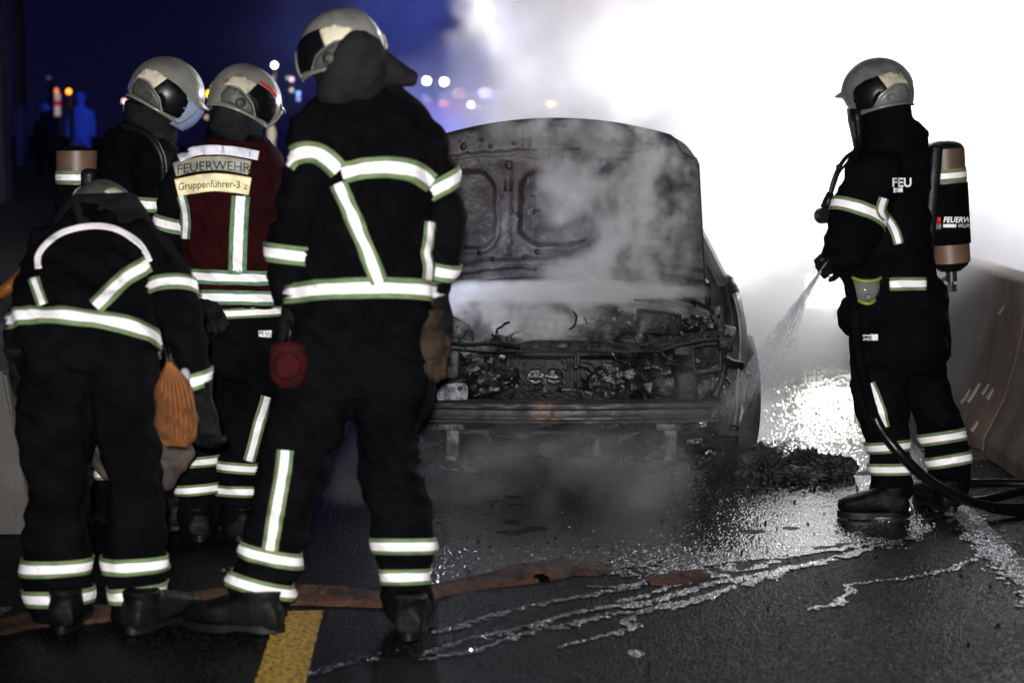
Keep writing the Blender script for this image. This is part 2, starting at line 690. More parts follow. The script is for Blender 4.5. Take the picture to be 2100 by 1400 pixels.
def helmet(c, fwd, roll, inv, parent, shell='shell', patch='cream', scale=1.0, visor_down=0.0, side='shelld', redmark=False):
    fwd = Vector(fwd).normalized()
    z = Vector((0, 0, 1))
    rt = fwd.cross(z).normalized()
    up = rt.cross(fwd).normalized()
    m = Matrix((rt, fwd, up)).transposed().to_4x4()
    m = Matrix.Translation(Vector(c)) @ m @ Matrix.Rotation(R(roll), 4, 'Y') @ Matrix.Scale(scale, 4)
    T = inv @ m

    def elmin(az):
        a = abs(az)
        if a < R(28): return R(9)
        if a < R(46): return R(9) + (R(-31) - R(9)) * (a - R(28)) / R(18)
        return R(-31) + R(4) * math.sin((a - R(46)) / (math.pi - R(46)) * math.pi)
    bm = bmesh.new()
    na, ne = 72, 16
    rows = []
    for i in range(na):
        az = 2 * math.pi * i / na - math.pi
        e0 = elmin(az)
        rows.append([bm.verts.new(hpos(az, e0 + (math.pi / 2 - e0) * j / ne * .995, 1 + .018 * max(0, 1 - j / 1.5))) for j in range(ne + 1)])
    for i in range(na):
        a, b = rows[i], rows[(i + 1) % na]
        for j in range(ne):
            bm.faces.new((a[j], b[j], b[j + 1], a[j + 1]))
    bm.faces.new([rows[i][ne] for i in range(na)])
    sh = obj('helmet', bm, [M[shell]], parent, True, T)
    md = sh.modifiers.new('thickness', 'SOLIDIFY')
    md.thickness = .005
    md.offset = -1
    # rim around the lower edge
    bm = bmesh.new()
    pts = [hpos(2 * math.pi * i / 90 - math.pi, elmin(2 * math.pi * i / 90 - math.pi), 1.02) for i in range(91)]
    tube(bm, pts, .0065, 6, False)
    obj('rim', bm, M[shell], sh, True, T)
    # peak over the brow
    bm = bmesh.new()
    g = []
    for i in range(17):
        az = R(-36 + 72 * i / 16)
        k = math.cos(az * 90 / 36 * .95) * .16
        g.append([bm.verts.new(hpos(az, R(16), 1.0)), bm.verts.new(hpos(az, R(11), 1.04 + k * .5)), bm.verts.new(hpos(az, R(8), 1.03 + k)), bm.verts.new(hpos(az, R(6), 1.0 + k * .5)), bm.verts.new(hpos(az, R(6), .99))])
    for a, b in zip(g, g[1:]):
        for j in range(4):
            bm.faces.new((a[j], a[j + 1], b[j + 1], b[j]))
    obj('peak', bm, M[shell], sh, True, T)
    for sgn in (1, -1):
        def put(nm, poly, k, mt):
            b = side_patch(poly, k, sgn)
            o = obj(nm, b, M[mt], sh, True, T, norm=False)
            md = o.modifiers.new('thickness', 'SOLIDIFY')
            md.thickness = .0025
            md.offset = 1
        put('side_panel', PANEL, 1.022, 'hblack')
        put('reflective_patch', PATCH, 1.026, patch)
        put('side_cover', DISC, 1.022, side)
        bm = bmesh.new()
        cyl(bm, Vector((sgn * HA * .91, -HB * .40, -HC * .26)), (1, 0, 0), .019, .022, 20, .019)
        cyl(bm, Vector((sgn * HA * 1.0, -HB * .40, -HC * .26)), (1, 0, 0), .009, .012, 14)
        obj('knob', bm, M[side], sh, True, T)
        if redmark:
            bm = side_patch([(-.1, .50), (.25, .48), (.50, .38), (.47, .30), (.2, .40), (-.1, .44)], 1.03, sgn)
            o = obj('red_mark', bm, M['redst'], sh, True, T, norm=False)
            md = o.modifiers.new('thickness', 'SOLIDIFY'); md.thickness = .002; md.offset = 1
    # visor
    bm = bmesh.new()
    g = []
    for i in range(19):
        az = R(-58 + 116 * i / 18)
        row = []
        for j in range(7):
            el = R(12 - (54 * visor_down + 10) * j / 6)
            row.append(bm.verts.new(hpos(az, el, (.975 if visor_down == 0 else 1.0) + .10 * visor_down * math.cos(az) * (j > 0))))
        g.append(row)
    for a, b in zip(g, g[1:]):
        for j in range(6):
            bm.faces.new((a[j], a[j + 1], b[j + 1], b[j]))
    vo = obj('visor', bm, M['visor'], sh, True, T)
    md = vo.modifiers.new('thickness', 'SOLIDIFY'); md.thickness = .003
    # head with face inside
    bm = bmesh.new()
    loft(bm, [(Vector((0, .0, .09)), Vector((.035, 0, 0)), Vector((0, .04, 0))), (Vector((0, .0, .06)), Vector((.07, 0, 0)), Vector((0, .085, 0))),
              (Vector((0, .0, .0)), Vector((.078, 0, 0)), Vector((0, .098, 0))), (Vector((0, .0, -.04)), Vector((.073, 0, 0)), Vector((0, .095, 0))),
              (Vector((0, .01, -.085)), Vector((.06, 0, 0)), Vector((0, .08, 0))), (Vector((0, .02, -.12)), Vector((.04, 0, 0)), Vector((0, .065, 0))),
              (Vector((0, .0, -.15)), Vector((.05, 0, 0)), Vector((0, .05, 0)))], 22, 2.2)
    loft(bm, [(Vector((0, .092, -.012)), Vector((.009, 0, 0)), Vector((0, .012, 0))), (Vector((0, .108, -.04)), Vector((.013, 0, 0)), Vector((0, .018, 0))),
              (Vector((0, .104, -.055)), Vector((.016, 0, 0)), Vector((0, .014, 0)))], 10)
    tube(bm, [(-.025, .085, -.078), (0, .096, -.078), (.025, .085, -.078)], .007, 8)
    for sx in (-1, 1):
        ball(bm, (sx * .078, -.005, -.03), .02, (.4, .7, 1.3), 10, 8)
    b = remesh(bm, .006, 2)
    obj('head', b, M['flashhood'], parent, True, T)
    bm = bmesh.new()
    for sx in (-1, 1):
        ball(bm, (sx * .031, .084, -.008), .0115, (1, .8, .8), 10, 8)
    obj('eyes', bm, M['white'], parent, True, T)
    return sh, m

# ---------------------------------------------------------------- people
class Person:
    def __init__(s, label, Y, chains, foot, seed, fold=.018, power=2.25):
        s.Y = Y
        f = G(*foot)
        s.root, s.inv = empty('person', (f.x, f.y, 0), 0, label, 'person', 'firefighters in dark turnout gear')
        bm = bmesh.new()
        s.limb = {}
        for nm, rows in chains.items():
            loft(bm, trace_rings(rows, Y), 28, power)
            s.limb[nm] = bvh_of([rows], Y)
        b = remesh(bm, .011, 4, fold, seed)
        s.bvh = BVHTree.FromBMesh(b)
        s.world = b.copy()
        s.body = obj('body', b, M['cloth'], s.root, True, s.inv)

    def band(s, limb, l, r, sag, w, dy=0, b=.08, edge='lime', **k):
        return ring_band(s.bvh, s.limb[limb], l, r, sag, w, s.Y, dy, b, s.inv, [M['silver'], M[edge]], s.root, **k)

    def strip(s, pts, w, edge='lime', **k):
        return px_strip(s.bvh, pts, w, s.Y, s.inv, [M['silver'], M[edge]], s.root, **k)

    def patch(s, pts, w, mat, name, **k):
        return px_strip(s.bvh, pts, w, s.Y, s.inv, [M[mat], M[mat]], s.root, name=name, **k)

    def glove(s, px, py, dy, d, nrm, curl=.8, side=1, size=1.12, mat='glove', name='glove'):
        return glove(P(px, py, s.Y + dy), d, nrm, s.inv, s.root, curl, side, size, mat, name)

    def loft_part(s, name, rows, mat, voxel=.008, fold=.004, seed=3.3, parent=None, power=2.3):
        bm = bmesh.new()
        for rr in rows:
            loft(bm, trace_rings(rr, s.Y), 22, power)
        return obj(name, remesh(bm, voxel, 3, fold, seed), M[mat], parent or s.root, True, s.inv)

    def shell(s, name, poly, mat, out=.009, front=None):
        """a garment layer: the body's surface inside a pixel outline, lifted off"""
        bm = s.world.copy()
        bm.normal_update()
        def px_of(p):
            d = p - Vector((0, 0, CH))
            c, sn = math.cos(PITCH), math.sin(PITCH)
            z = d.y * c - d.z * sn
            return 1050 + FPX * d.x / z, 700 - FPX * (d.y * sn + d.z * c) / z
        kill = []
        for f in bm.faces:
            c = f.calc_center_median()
            x, y = px_of(c)
            if not in_poly(x, y, poly) or (front is not None and c.y > front):
                kill.append(f)
        bmesh.ops.delete(bm, geom=kill, context='FACES')
        for v in bm.verts:
            v.co += v.normal * out
        o = obj(name, bm, M[mat], s.root, True, s.inv, norm=False)
        md = o.modifiers.new('thickness', 'SOLIDIFY')
        md.thickness = .006
        md.offset = -1
        return o


# ---- nearest man, back to the camera, looking at the car
def build_p1():
    ch = {
        'torso': [(690, 150, 775, 150, 0, .07), (665, 190, 818, 178, 0, .09), (640, 214, 850, 204, 0, .10), (612, 240, 885, 230, 0, .115), (604, 285, 908, 280, 0, .13),
                  (640, 340, 890, 340, 0, .14), (642, 420, 882, 420, 0, .145), (630, 500, 884, 500, 0, .15), (612, 560, 888, 560, 0, .15), (606, 606, 890, 604, 0, .155),
                  (600, 650, 888, 650, 0, .155), (582, 700, 884, 700, 0, .15), (570, 760, 884, 760, 0, .145), (562, 810, 882, 806, 0, .13)],
        'arm_l': [(604, 240, 700, 250, 0, .06), (591, 270, 700, 275, 0, .075), (585, 325, 700, 345, 0, .085), (571, 400, 692, 412, 0, .08), (557, 470, 668, 482, .01, .075), (553, 522, 654, 530, .02, .068),
                  (556, 580, 644, 592, .01, .058), (568, 628, 636, 640, -.01, .05)],
        'arm_r': [(850, 245, 905, 255, 0, .06), (858, 285, 919, 292, 0, .075), (874, 372, 940, 362, .03, .075), (884, 440, 950, 438, .05, .075), (884, 500, 949, 500, .05, .07),
                  (886, 560, 932, 566, .03, .06), (884, 606, 914, 610, .01, .048)],
        'leg_l': [(572, 760, 740, 790, 0, .13), (560, 830, 724, 838, 0, .118), (550, 880, 704, 892, 0, .11), (534, 950, 671, 957, 0, .1), (520, 1010, 649, 1018, .0, .092),
                  (506, 1080, 630, 1092, 0, .086), (496, 1122, 618, 1152, 0, .082), (474, 1184, 598, 1214, 0, .076), (468, 1212, 592, 1244, 0, .075), (480, 1240, 592, 1262, 0, .07)],
        'leg_r': [(724, 790, 886, 780, 0, .13), (724, 852, 852, 856, 0, .118), (731, 905, 850, 905, 0, .108), (739, 970, 860, 970, 0, .1), (754, 1035, 881, 1035, 0, .095),
                  (768, 1090, 891, 1092, 0, .09), (775, 1135, 889, 1135, 0, .085), (784, 1190, 888, 1192, 0, .08), (787, 1240, 886, 1240, 0, .078), (790, 1268, 884, 1268, 0, .07)],
    }
    p = Person('largest firefighter in dark gear seen from behind, red pouch at his hip', 6.03, ch, (700, 1295), 1.0)
    p.loft_part('neck_curtain', [[(716, 66, 752, 64, -.07, .05), (690, 88, 782, 84, -.07, .08), (668, 124, 792, 112, -.05, .10), (654, 160, 796, 144, -.03, .115), (648, 196, 806, 176, .0, .12), (654, 216, 815, 206, 0, .10)],
                                 [(775, 92, 760, 170, .02, .08), (808, 116, 800, 176, .0, .07), (838, 138, 826, 178, .0, .05), (858, 150, 852, 176, 0, .03)]], 'cloth_grey', fold=.004)
    helmet(P(700, 112, 6.04), (-.80, .66, -.16), 6, p.inv, p.root, scale=.98)
    w = 44
    p.strip([(702, 356), (745, 346), (800, 343), (850, 352), (886, 376)], w, name='reflective_band')
    p.strip([(694, 376), (722, 440), (750, 508), (778, 580)], 36)
    p.strip([(882, 455), (877, 500), (873, 520), (878, 545), (876, 574)], 24)
    p.band('torso', (606, 606), (890, 602), -12, .062, 0, .14, n=110)
    p.strip([(586, 338), (600, 322), (622, 313), (650, 314), (676, 330), (696, 350)], w)
    p.band('arm_l', (554, 516), (654, 527), 2, .058, .02, .07)
    p.band('arm_r', (878, 393), (936, 362), 4, .058, .03, .07)
    p.band('arm_r', (882, 549), (936, 560), 6, .050, .03, .06)
    p.strip([(586, 922), (580, 975), (568, 1040), (553, 1128)], 34)
    p.band('leg_l', (497, 1122), (618, 1150), 8, .050, 0, .08)
    p.band('leg_l', (474, 1182), (598, 1212), 8, .050, 0, .075)
    p.band('leg_r', (775, 1118), (889, 1118), 2, .050, 0, .08)
    p.band('leg_r', (784, 1182), (889, 1180), 2, .048, 0, .08)
    p.glove(604, 628, -.01, (-.05, -.02, -1), (0, -1, .1), .5, 1, 1.15)
    p.glove(898, 612, .0, (.02, .1, -1), (.3, -1, 0), .6, -1, 1.1)
    boot(G(580, 1297), (-1, .20), p.inv, p.root, .315)
    boot(G(836, 1315), (.12, 1), p.inv, p.root, .31)
    # pocket on the right thigh
    p.loft_part('thigh_pocket', [[(862, 760, 890, 758, 0, .05), (868, 800, 893, 796, 0, .055), (858, 845, 886, 838, 0, .05), (850, 870, 864, 868, 0, .03)]], 'cloth')
    # red pouch and tan leather glove hanging from the belt
    b = bmesh.new()
    c = P(592, 748, 5.90)
    loft(b, [(c + Vector((0, 0, .072)), Vector((.028, 0, 0)), Vector((0, .018, 0))), (c + Vector((0, 0, .060)), Vector((.052, 0, 0)), Vector((0, .030, 0))),
             (c, Vector((.060, 0, 0)), Vector((0, .036, 0))), (c - Vector((0, 0, .045)), Vector((.052, 0, 0)), Vector((0, .03, 0))),
             (c - Vector((0, 0, .070)), Vector((.028, 0, 0)), Vector((0, .018, 0)))], 24, 2.6)
    cyl(b, c + Vector((0, -.03, 0)), (0, 1, 0), .038, .02, 24)
    r, inv = empty('belt_pouch', c - Vector((0, 0, .07)), 0, 'round dark red pouch hanging at the left hip of the largest firefighter', 'pouch')
    obj('pouch_body', remesh(b, .005, 2, .002, 2), M['redpouch'], r, True, inv)
    b = bmesh.new()
    tube(b, [c + Vector((0, 0, .065)), c + Vector((.004, .0, .10)), c + Vector((.0, .02, .13))], .007, 8)
    obj('loop', b, M['rubber'], r, True, inv)
    h = P(882, 668, 5.98)
    r, inv = empty('leather_glove', h - Vector((0, 0, .15)), 0, 'tan leather work glove hanging by the right hip of the largest firefighter', 'glove')
    obj('glove_hand', hand_bm(h, (.10, -.02, -1), (.4, -1, 0), .25, 1, 1.0), M['tanglove'], r, True, inv)
    b = bmesh.new()
    loft(b, [(h + Vector((0, 0, .045)), Vector((.038, 0, 0)), Vector((0, .022, 0))), (h + Vector((0, 0, -.02)), Vector((.032, 0, 0)), Vector((0, .02, 0)))], 16)
    obj('cuff', b, M['tanglove'], r, True, inv)
    return p


# ---- group leader in the red vest
def build_p2():
    ch = {
        'torso': [(460, 262, 530, 268, 0, .075), (440, 286, 548, 292, 0, .09), (392, 304, 574, 318, 0, .11), (368, 345, 590, 352, 0, .13), (366, 420, 590, 430, 0, .14), (374, 500, 586, 500, 0, .145),
                  (386, 570, 584, 570, 0, .15), (396, 640, 588, 640, 0, .155), (404, 700, 588, 700, 0, .15), (404, 770, 580, 770, 0, .14)],
        'arm_l': [(362, 320, 420, 330, 0, .06), (330, 380, 385, 388, -.02, .07), (318, 448, 374, 464, -.04, .07), (326, 520, 378, 522, -.06, .065), (346, 590, 396, 580, -.12, .055), (372, 630, 408, 612, -.2, .045)],
        'arm_r': [(556, 330, 588, 342, 0, .06), (555, 400, 604, 405, 0, .07), (553, 470, 606, 480, 0, .07), (556, 560, 602, 565, 0, .06), (562, 630, 600, 635, 0, .05)],
        'leg_l': [(402, 740, 492, 764, 0, .115), (382, 850, 456, 862, 0, .105), (370, 930, 450, 942, 0, .095), (364, 1000, 448, 1002, 0, .09), (368, 1060, 446, 1060, 0, .085), (376, 1095, 438, 1095, 0, .07)],
        'leg_r': [(478, 744, 582, 752, 0, .115), (458, 850, 562, 850, 0, .105), (452, 930, 538, 942, 0, .095), (450, 1000, 526, 1004, 0, .09), (452, 1060, 522, 1060, 0, .085), (458, 1095, 516, 1095, 0, .07)],
    }
    p = Person('firefighter in dark red vest reading FEUERWEHR, back to the camera', 7.36, ch, (445, 1105), 2.0)
    p.loft_part('neck_curtain', [[(437, 205, 540, 225, .0, .10), (432, 240, 540, 262, .0, .11), (430, 262, 534, 288, 0, .10), (448, 284, 528, 300, 0, .085)]], 'cloth_grey')
    helmet(P(503, 208, 7.34), (.84, .50, -.44), -2, p.inv, p.root, patch='creamd', redmark=True, scale=.94)
    vest = [(362, 300), (420, 285), (540, 290), (572, 312), (580, 345), (570, 420), (566, 500), (562, 618), (552, 630), (400, 631), (388, 560), (374, 480), (362, 400), (356, 340)]
    p.shell('vest', vest, 'red', .011)
    # a surface that includes the vest for its prints
    bm = p.world.copy()
    for v in bm.verts:
        v.co += v.normal * .012
    vb = BVHTree.FromBMesh(bm)
    bm.free()

    def vs(pts, w, mats, name='reflective_band', **k):
        return px_strip(vb, pts, w, p.Y, p.inv, [M[mats[0]], M[mats[1]]], p.root, name=name, lift=.004, **k)
    vs([(366, 325), (400, 311), (440, 308), (480, 311), (530, 320)], 19, ('whitepatch', 'whitepatch'), 'shoulder_panel')
    vs([(358, 348), (395, 339), (440, 335), (480, 338), (512, 345)], 29, ('beigepatch', 'beigepatch'), 'name_panel')
    vs([(362, 386), (400, 378), (440, 374), (480, 377), (513, 383)], 37, ('yellowpatch', 'yellowpatch'), 'name_panel')
    surface_text(vb, 'FEUERWEHR', 362, 358, 19, p.Y, p.inv, M['inks'], p.root, squeeze=.99, slope=-.22, curve=13, spacing=1.0, weight=.004)
    surface_text(vb, 'Gruppenführer-3', 365, 391, 15, p.Y, p.inv, M['ink'], p.root, squeeze=.86, slope=-.16, curve=9.5, weight=.006)
    surface_text(vb, 'Z', 500, 388, 9, p.Y, p.inv, M['ink'], p.root, squeeze=1.0, slope=.05, weight=.01)
    vs([(494, 402), (490, 460), (487, 558)], 38, ('silver', 'limegreen'), kind='wide', rows=12)
    vs([(372, 402), (380, 430), (382, 460), (380, 490)], 20, ('silver', 'limegreen'), kind='wide', rows=12)
    vs([(384, 566), (460, 569), (570, 571)], 30, ('silver', 'limegreen'), kind='wide', rows=12)
    vs([(392, 608), (470, 610), (560, 612)], 30, ('silver', 'limegreen'), kind='wide', rows=12)
    p.strip([(408, 646), (470, 643), (575, 638)], 21)
    p.band('arm_l', (319, 448), (374, 464), 6, .05, -.04, .07)
    p.band('arm_r', (545, 456), (606, 448), 4, .05, 0, .07)
    p.strip([(547, 812), (530, 870), (510, 945)], 24, kind='band')
    for l, r in (((368, 944), (450, 940)), ((364, 1002), (448, 996))):
        p.band('leg_l', l, r, 5, .042, 0, .09)
    for l, r in (((452, 954), (534, 960)), ((450, 1004), (526, 1006))):
        p.band('leg_r', l, r, 3, .042, 0, .09)
    p.patch([(530, 683), (556, 684)], 13, 'white', 'badge', step=6)
    surface_text(p.bvh, 'PE U', 531, 686, 7, p.Y, p.inv, M['ink'], p.root, weight=.02, lift=.014)
    p.glove(392, 622, -.22, (.7, -.6, -.3), (-.2, -.3, 1), .8, 1)
    p.glove(582, 640, 0, (0, -.1, -1), (.2, -1, 0), .6, -1)
    boot(G(410, 1112), (-.2, 1), p.inv, p.root)
    boot(G(487, 1112), (.2, 1), p.inv, p.root)
    return p


# ---- man behind, facing right, breathing set on his back
def build_p2b():
    Y = 7.62
    ch = {
        'torso': [(288, 235, 362, 255, 0, .08), (256, 250, 352, 290, 0, .09), (222, 276, 362, 306, 0, .12), (210, 330, 358, 345, 0, .13), (212, 420, 345, 430, 0, .14), (216, 520, 345, 520, 0, .14),
                  (216, 640, 342, 640, 0, .15), (212, 720, 342, 720, 0, .15), (210, 760, 342, 760, 0, .13)],
        'arm_r': [(272, 300, 342, 312, -.10, .06), (278, 360, 334, 366, -.12, .07), (282, 420, 331, 426, -.12, .07), (284, 490, 336, 490, -.12, .065), (300, 560, 350, 550, -.14, .055), (330, 590, 370, 575, -.16, .045)],
        'leg_l': [(205, 720, 285, 735, .04, .11), (200, 850, 268, 850, .04, .1), (192, 930, 262, 930, .04, .095), (190, 1000, 258, 1000, .04, .09), (194, 1070, 250, 1070, .04, .07)],
        'leg_r': [(268, 720, 342, 735, 0, .11), (272, 850, 336, 850, 0, .1), (275, 930, 336, 930, 0, .095), (278, 1000, 331, 1000, 0, .09), (280, 1070, 326, 1070, 0, .07)],
    }
    p = Person('firefighter facing right behind the others, brown air cylinder on his back', Y, ch, (262, 1080), 3.0)
    p.loft_part('neck_curtain', [[(258, 205, 350, 228, 0, .10), (256, 240, 360, 260, 0, .11), (278, 272, 362, 292, 0, .09), (320, 300, 352, 310, 0, .05)]], 'cloth_grey')
    helmet(P(341, 194, 7.58), (.90, .16, -.50), 2, p.inv, p.root, visor_down=.75, scale=.97)
    p.band('arm_r', (282, 417), (331, 420), 2, .055, -.12, .07)
    p.band('leg_l', (190, 968), (260, 968), 4, .045, .04, .09)
    p.band('leg_r', (276, 968), (335, 968), 4, .045, 0, .09)
    p.glove(352, 578, -.16, (.9, -.2, -.3), (0, -.3, 1), .8, 1)
    boot(G(228, 1086), (.9, .2), p.inv, p.root)
    boot(G(300, 1090), (.9, .1), p.inv, p.root)
    # strap hardware on the shoulder
    b = bmesh.new()
    tube(b, spline([P(250, 258, 7.5), P(300, 275, 7.46), P(330, 320, 7.44), P(335, 380, 7.46)], 5), .016, 6)
    obj('shoulder_strap', b, M['rubber'], p.root, True, p.inv)
    c = P(157, 420, 7.58)
    r, inv = empty('breathing_apparatus', (c.x, c.y, c.z - .3), 0, 'brown air cylinder with one silver band, rising behind the bent firefighter', 'air cylinder')
    rr = .076
    top = P(157, 298, 7.58)
    def seg(nm, y0, y1, rad, mt, dome=False):
        b = bmesh.new()
        a, e = P(157, y0, 7.58), P(157, y1, 7.58)
        rings = []
        if dome:
            for t in (0.02, .35, .7, 1):
                rings.append((a.lerp(e, t), Vector((rad * math.sin(t * math.pi / 2), 0, 0)), Vector((0, rad * math.sin(t * math.pi / 2), 0))))
        else:
            rings = [(a, Vector((rad, 0, 0)), Vector((0, rad, 0))), (e, Vector((rad, 0, 0)), Vector((0, rad, 0)))]
        loft(b, rings, 28, 2.0)
        return sharp(obj(nm, b, M[mt], r, True, inv))
    seg('cap', 298, 310, rr * .92, 'rubber', True)
    seg('cylinder', 309, 720, rr, 'tank')
    seg('cover', 378, 700, rr + .004, 'cloth')
    for y0, y1, mt, e in ((350, 357, 'lime', .003), (357, 369, 'silver', .0036), (369, 376, 'lime', .003)):
        seg('reflective_band', y0, y1, rr + e, mt)
    b = bmesh.new()
    box(b, P(190, 480, 7.58), (.06, .16, .5), None, .02)
    obj('back_plate', b, M['rubber'], r, True, inv)
    return p


# ---- bent man at the left
def build_p3():
    ch = {
        'torso': [(44, 745, 322, 765, 0, .15), (38, 692, 322, 708, 0, .155), (32, 640, 322, 655, .03, .16), (36, 600, 324, 612, .08, .16), (56, 560, 330, 570, .15, .16), (74, 512, 336, 522, .22, .15),
                  (92, 470, 332, 476, .28, .13), (128, 440, 302, 444, .33, .10), (160, 424, 275, 424, .37, .07)],
        'arm_r': [(282, 448, 330, 470, .26, .06), (300, 500, 362, 508, .20, .075), (308, 560, 386, 552, .12, .075), (314, 620, 404, 604, .05, .07), (338, 690, 420, 680, -.03, .065), (366, 750, 430, 748, -.06, .055), (386, 806, 431, 806, -.08, .045)],
        'arm_l': [(72, 470, 130, 480, .26, .06), (42, 560, 96, 572, .14, .065), (20, 640, 80, 655, .06, .06), (14, 690, 66, 702, .0, .055), (18, 735, 56, 740, -.03, .042)],
        'leg_l': [(44, 720, 200, 735, 0, .145), (42, 800, 196, 805, 0, .135), (35, 880, 189, 890, 0, .12), (50, 950, 178, 955, 0, .105), (63, 1005, 177, 1008, 0, .094), (54, 1060, 180, 1068, 0, .09),
                  (49, 1105, 183, 1110, 0, .088), (52, 1150, 182, 1152, 0, .086), (58, 1200, 181, 1202, 0, .08), (64, 1246, 176, 1246, 0, .078), (70, 1268, 172, 1268, 0, .07)],
        'leg_r': [(176, 720, 322, 730, 0, .145), (188, 800, 325, 805, 0, .135), (196, 880, 322, 890, 0, .12), (213, 950, 322, 948, 0, .105), (218, 1005, 330, 1008, 0, .094), (217, 1060, 335, 1062, 0, .09),
                  (215, 1110, 342, 1108, 0, .088), (219, 1160, 344, 1158, 0, .086), (224, 1205, 341, 1202, 0, .08), (230, 1250, 334, 1246, 0, .078), (236, 1270, 330, 1268, 0, .07)],
    }
    p = Person('firefighter bending forward at the left, arched silver piping on his back', 6.08, ch, (200, 1290), 4.0)
    helmet(P(212, 452, 6.62), (.25, .60, -.80), 0, p.inv, p.root, shell='shelld', patch='creamd', scale=.92)
    p.loft_part('neck_curtain', [[(146, 400, 274, 396, .42, .07), (122, 432, 300, 430, .36, .10), (100, 466, 318, 462, .28, .11)]], 'cloth_grey')
    # thin arched piping and wide tapes on the back
    p.strip([(80, 552), (80, 525), (98, 500), (130, 478), (178, 466), (225, 468), (262, 484), (292, 508), (308, 538)], 12, kind='plain', step=3)
    p.strip([(196, 630), (228, 598), (258, 570), (306, 541)], 36)
    p.strip([(70, 570), (78, 598), (88, 626)], 26)
    p.band('torso', (40, 668), (324, 700), -36, .060, .02, .16, n=110)
    p.band('arm_r', (312, 598), (394, 590), -18, .056, .09, .075)
    p.band('arm_r', (372, 786), (431, 770), 4, .050, -.07, .055)
    for l, r in (((52, 1160), (182, 1156)), ((60, 1222), (181, 1218))):
        p.band('leg_l', l, r, 9, .052, 0, .09)
    for l, r in (((217, 1156), (343, 1150)), ((222, 1218), (343, 1206))):
        p.band('leg_r', l, r, 9, .052, 0, .09)
    p.glove(412, 818, -.08, (.10, .05, -1), (-.3, -1, 0), .9, -1, 1.15)
    p.glove(38, 742, -.03, (.1, .3, -1), (-.5, -1, 0), .8, 1, 1.1)
    boot(G(124, 1300), (.05, 1), p.inv, p.root, .30)
    boot(G(262, 1302), (.55, .8), p.inv, p.root, .30)
    # net bag on his hip
    c = P(362, 828, 5.93)
    r, inv = empty('net_bag', c - Vector((0, 0, .14)), 0, 'orange net bag hanging at the right hip of the bent firefighter', 'bag')
    b = bmesh.new()
    rows = [(342, 742, 352, 742), (335, 760, 368, 762), (322, 785, 388, 785), (318, 820, 400, 820), (319, 860, 406, 862), (324, 895, 402, 898), (340, 914, 382, 916)]
    loft(b, [((P(a, y, 5.93) + P(x, y2, 5.93)) / 2, (P(x, y2, 5.93) - P(a, y, 5.93)) / 2, Vector((0, .045 if 2 < i < 6 else .03, 0))) for i, (a, y, x, y2) in enumerate(rows)], 24, 2.2)
    bag = obj('bag_body', remesh(b, .006, 3, .010, 5), M['orange'], r, True, inv)
    b = bmesh.new()
    for k in range(9):
        t = (k + .5) / 9
        pts = []
        for (a, y, x, y2) in rows:
            q = P(a + (x - a) * t, y + (y2 - y) * t, 5.93 - .046 * math.sin(math.pi * t) ** .6)
            pts.append(q)
        tube(b, spline(pts, 3), .0022, 5)
    tag(obj('cords', b, M['orangec'], r, True, inv), kind='stuff')
    b = bmesh.new()
    tube(b, [P(345, 744, 5.93), P(341, 725, 5.95), P(336, 708, 5.97)], .006, 6)
    obj('drawstring', b, M['rubber'], r, True, inv)
    # pale cloth tucked in the cuff
    b = bmesh.new()
    ball(b, P(378, 772, 5.94), .03, (.7, .5, 1.0), 14, 10)
    rr_, i2 = empty('cloth_rag', P(378, 790, 5.94), 0, 'pale grey rag tucked above the orange net bag', 'rag')
    obj('rag', remesh(b, .005, 2, .008, 9), M['rag'], rr_, True, i2)
    # sack of binding agent he holds in front of him
    r, inv = empty('binder_sack', G(290, 1180), 0, 'limp tan and grey sack held in front of the bent firefighter', 'sack')
    b = bmesh.new()
    rows = [(200, 872, 396, 890, .62, .08), (182, 905, 398, 930, .6, .10), (184, 940, 388, 950, .6, .09), (200, 965, 360, 985, .6, .07), (205, 985, 345, 1005, .6, .03)]
    loft(b, trace_rings(rows, 6.08), 24, 2.4)
    obj('sack_body', remesh(b, .010, 3, .014, 6), M['sack'], r, True, inv)
    return p


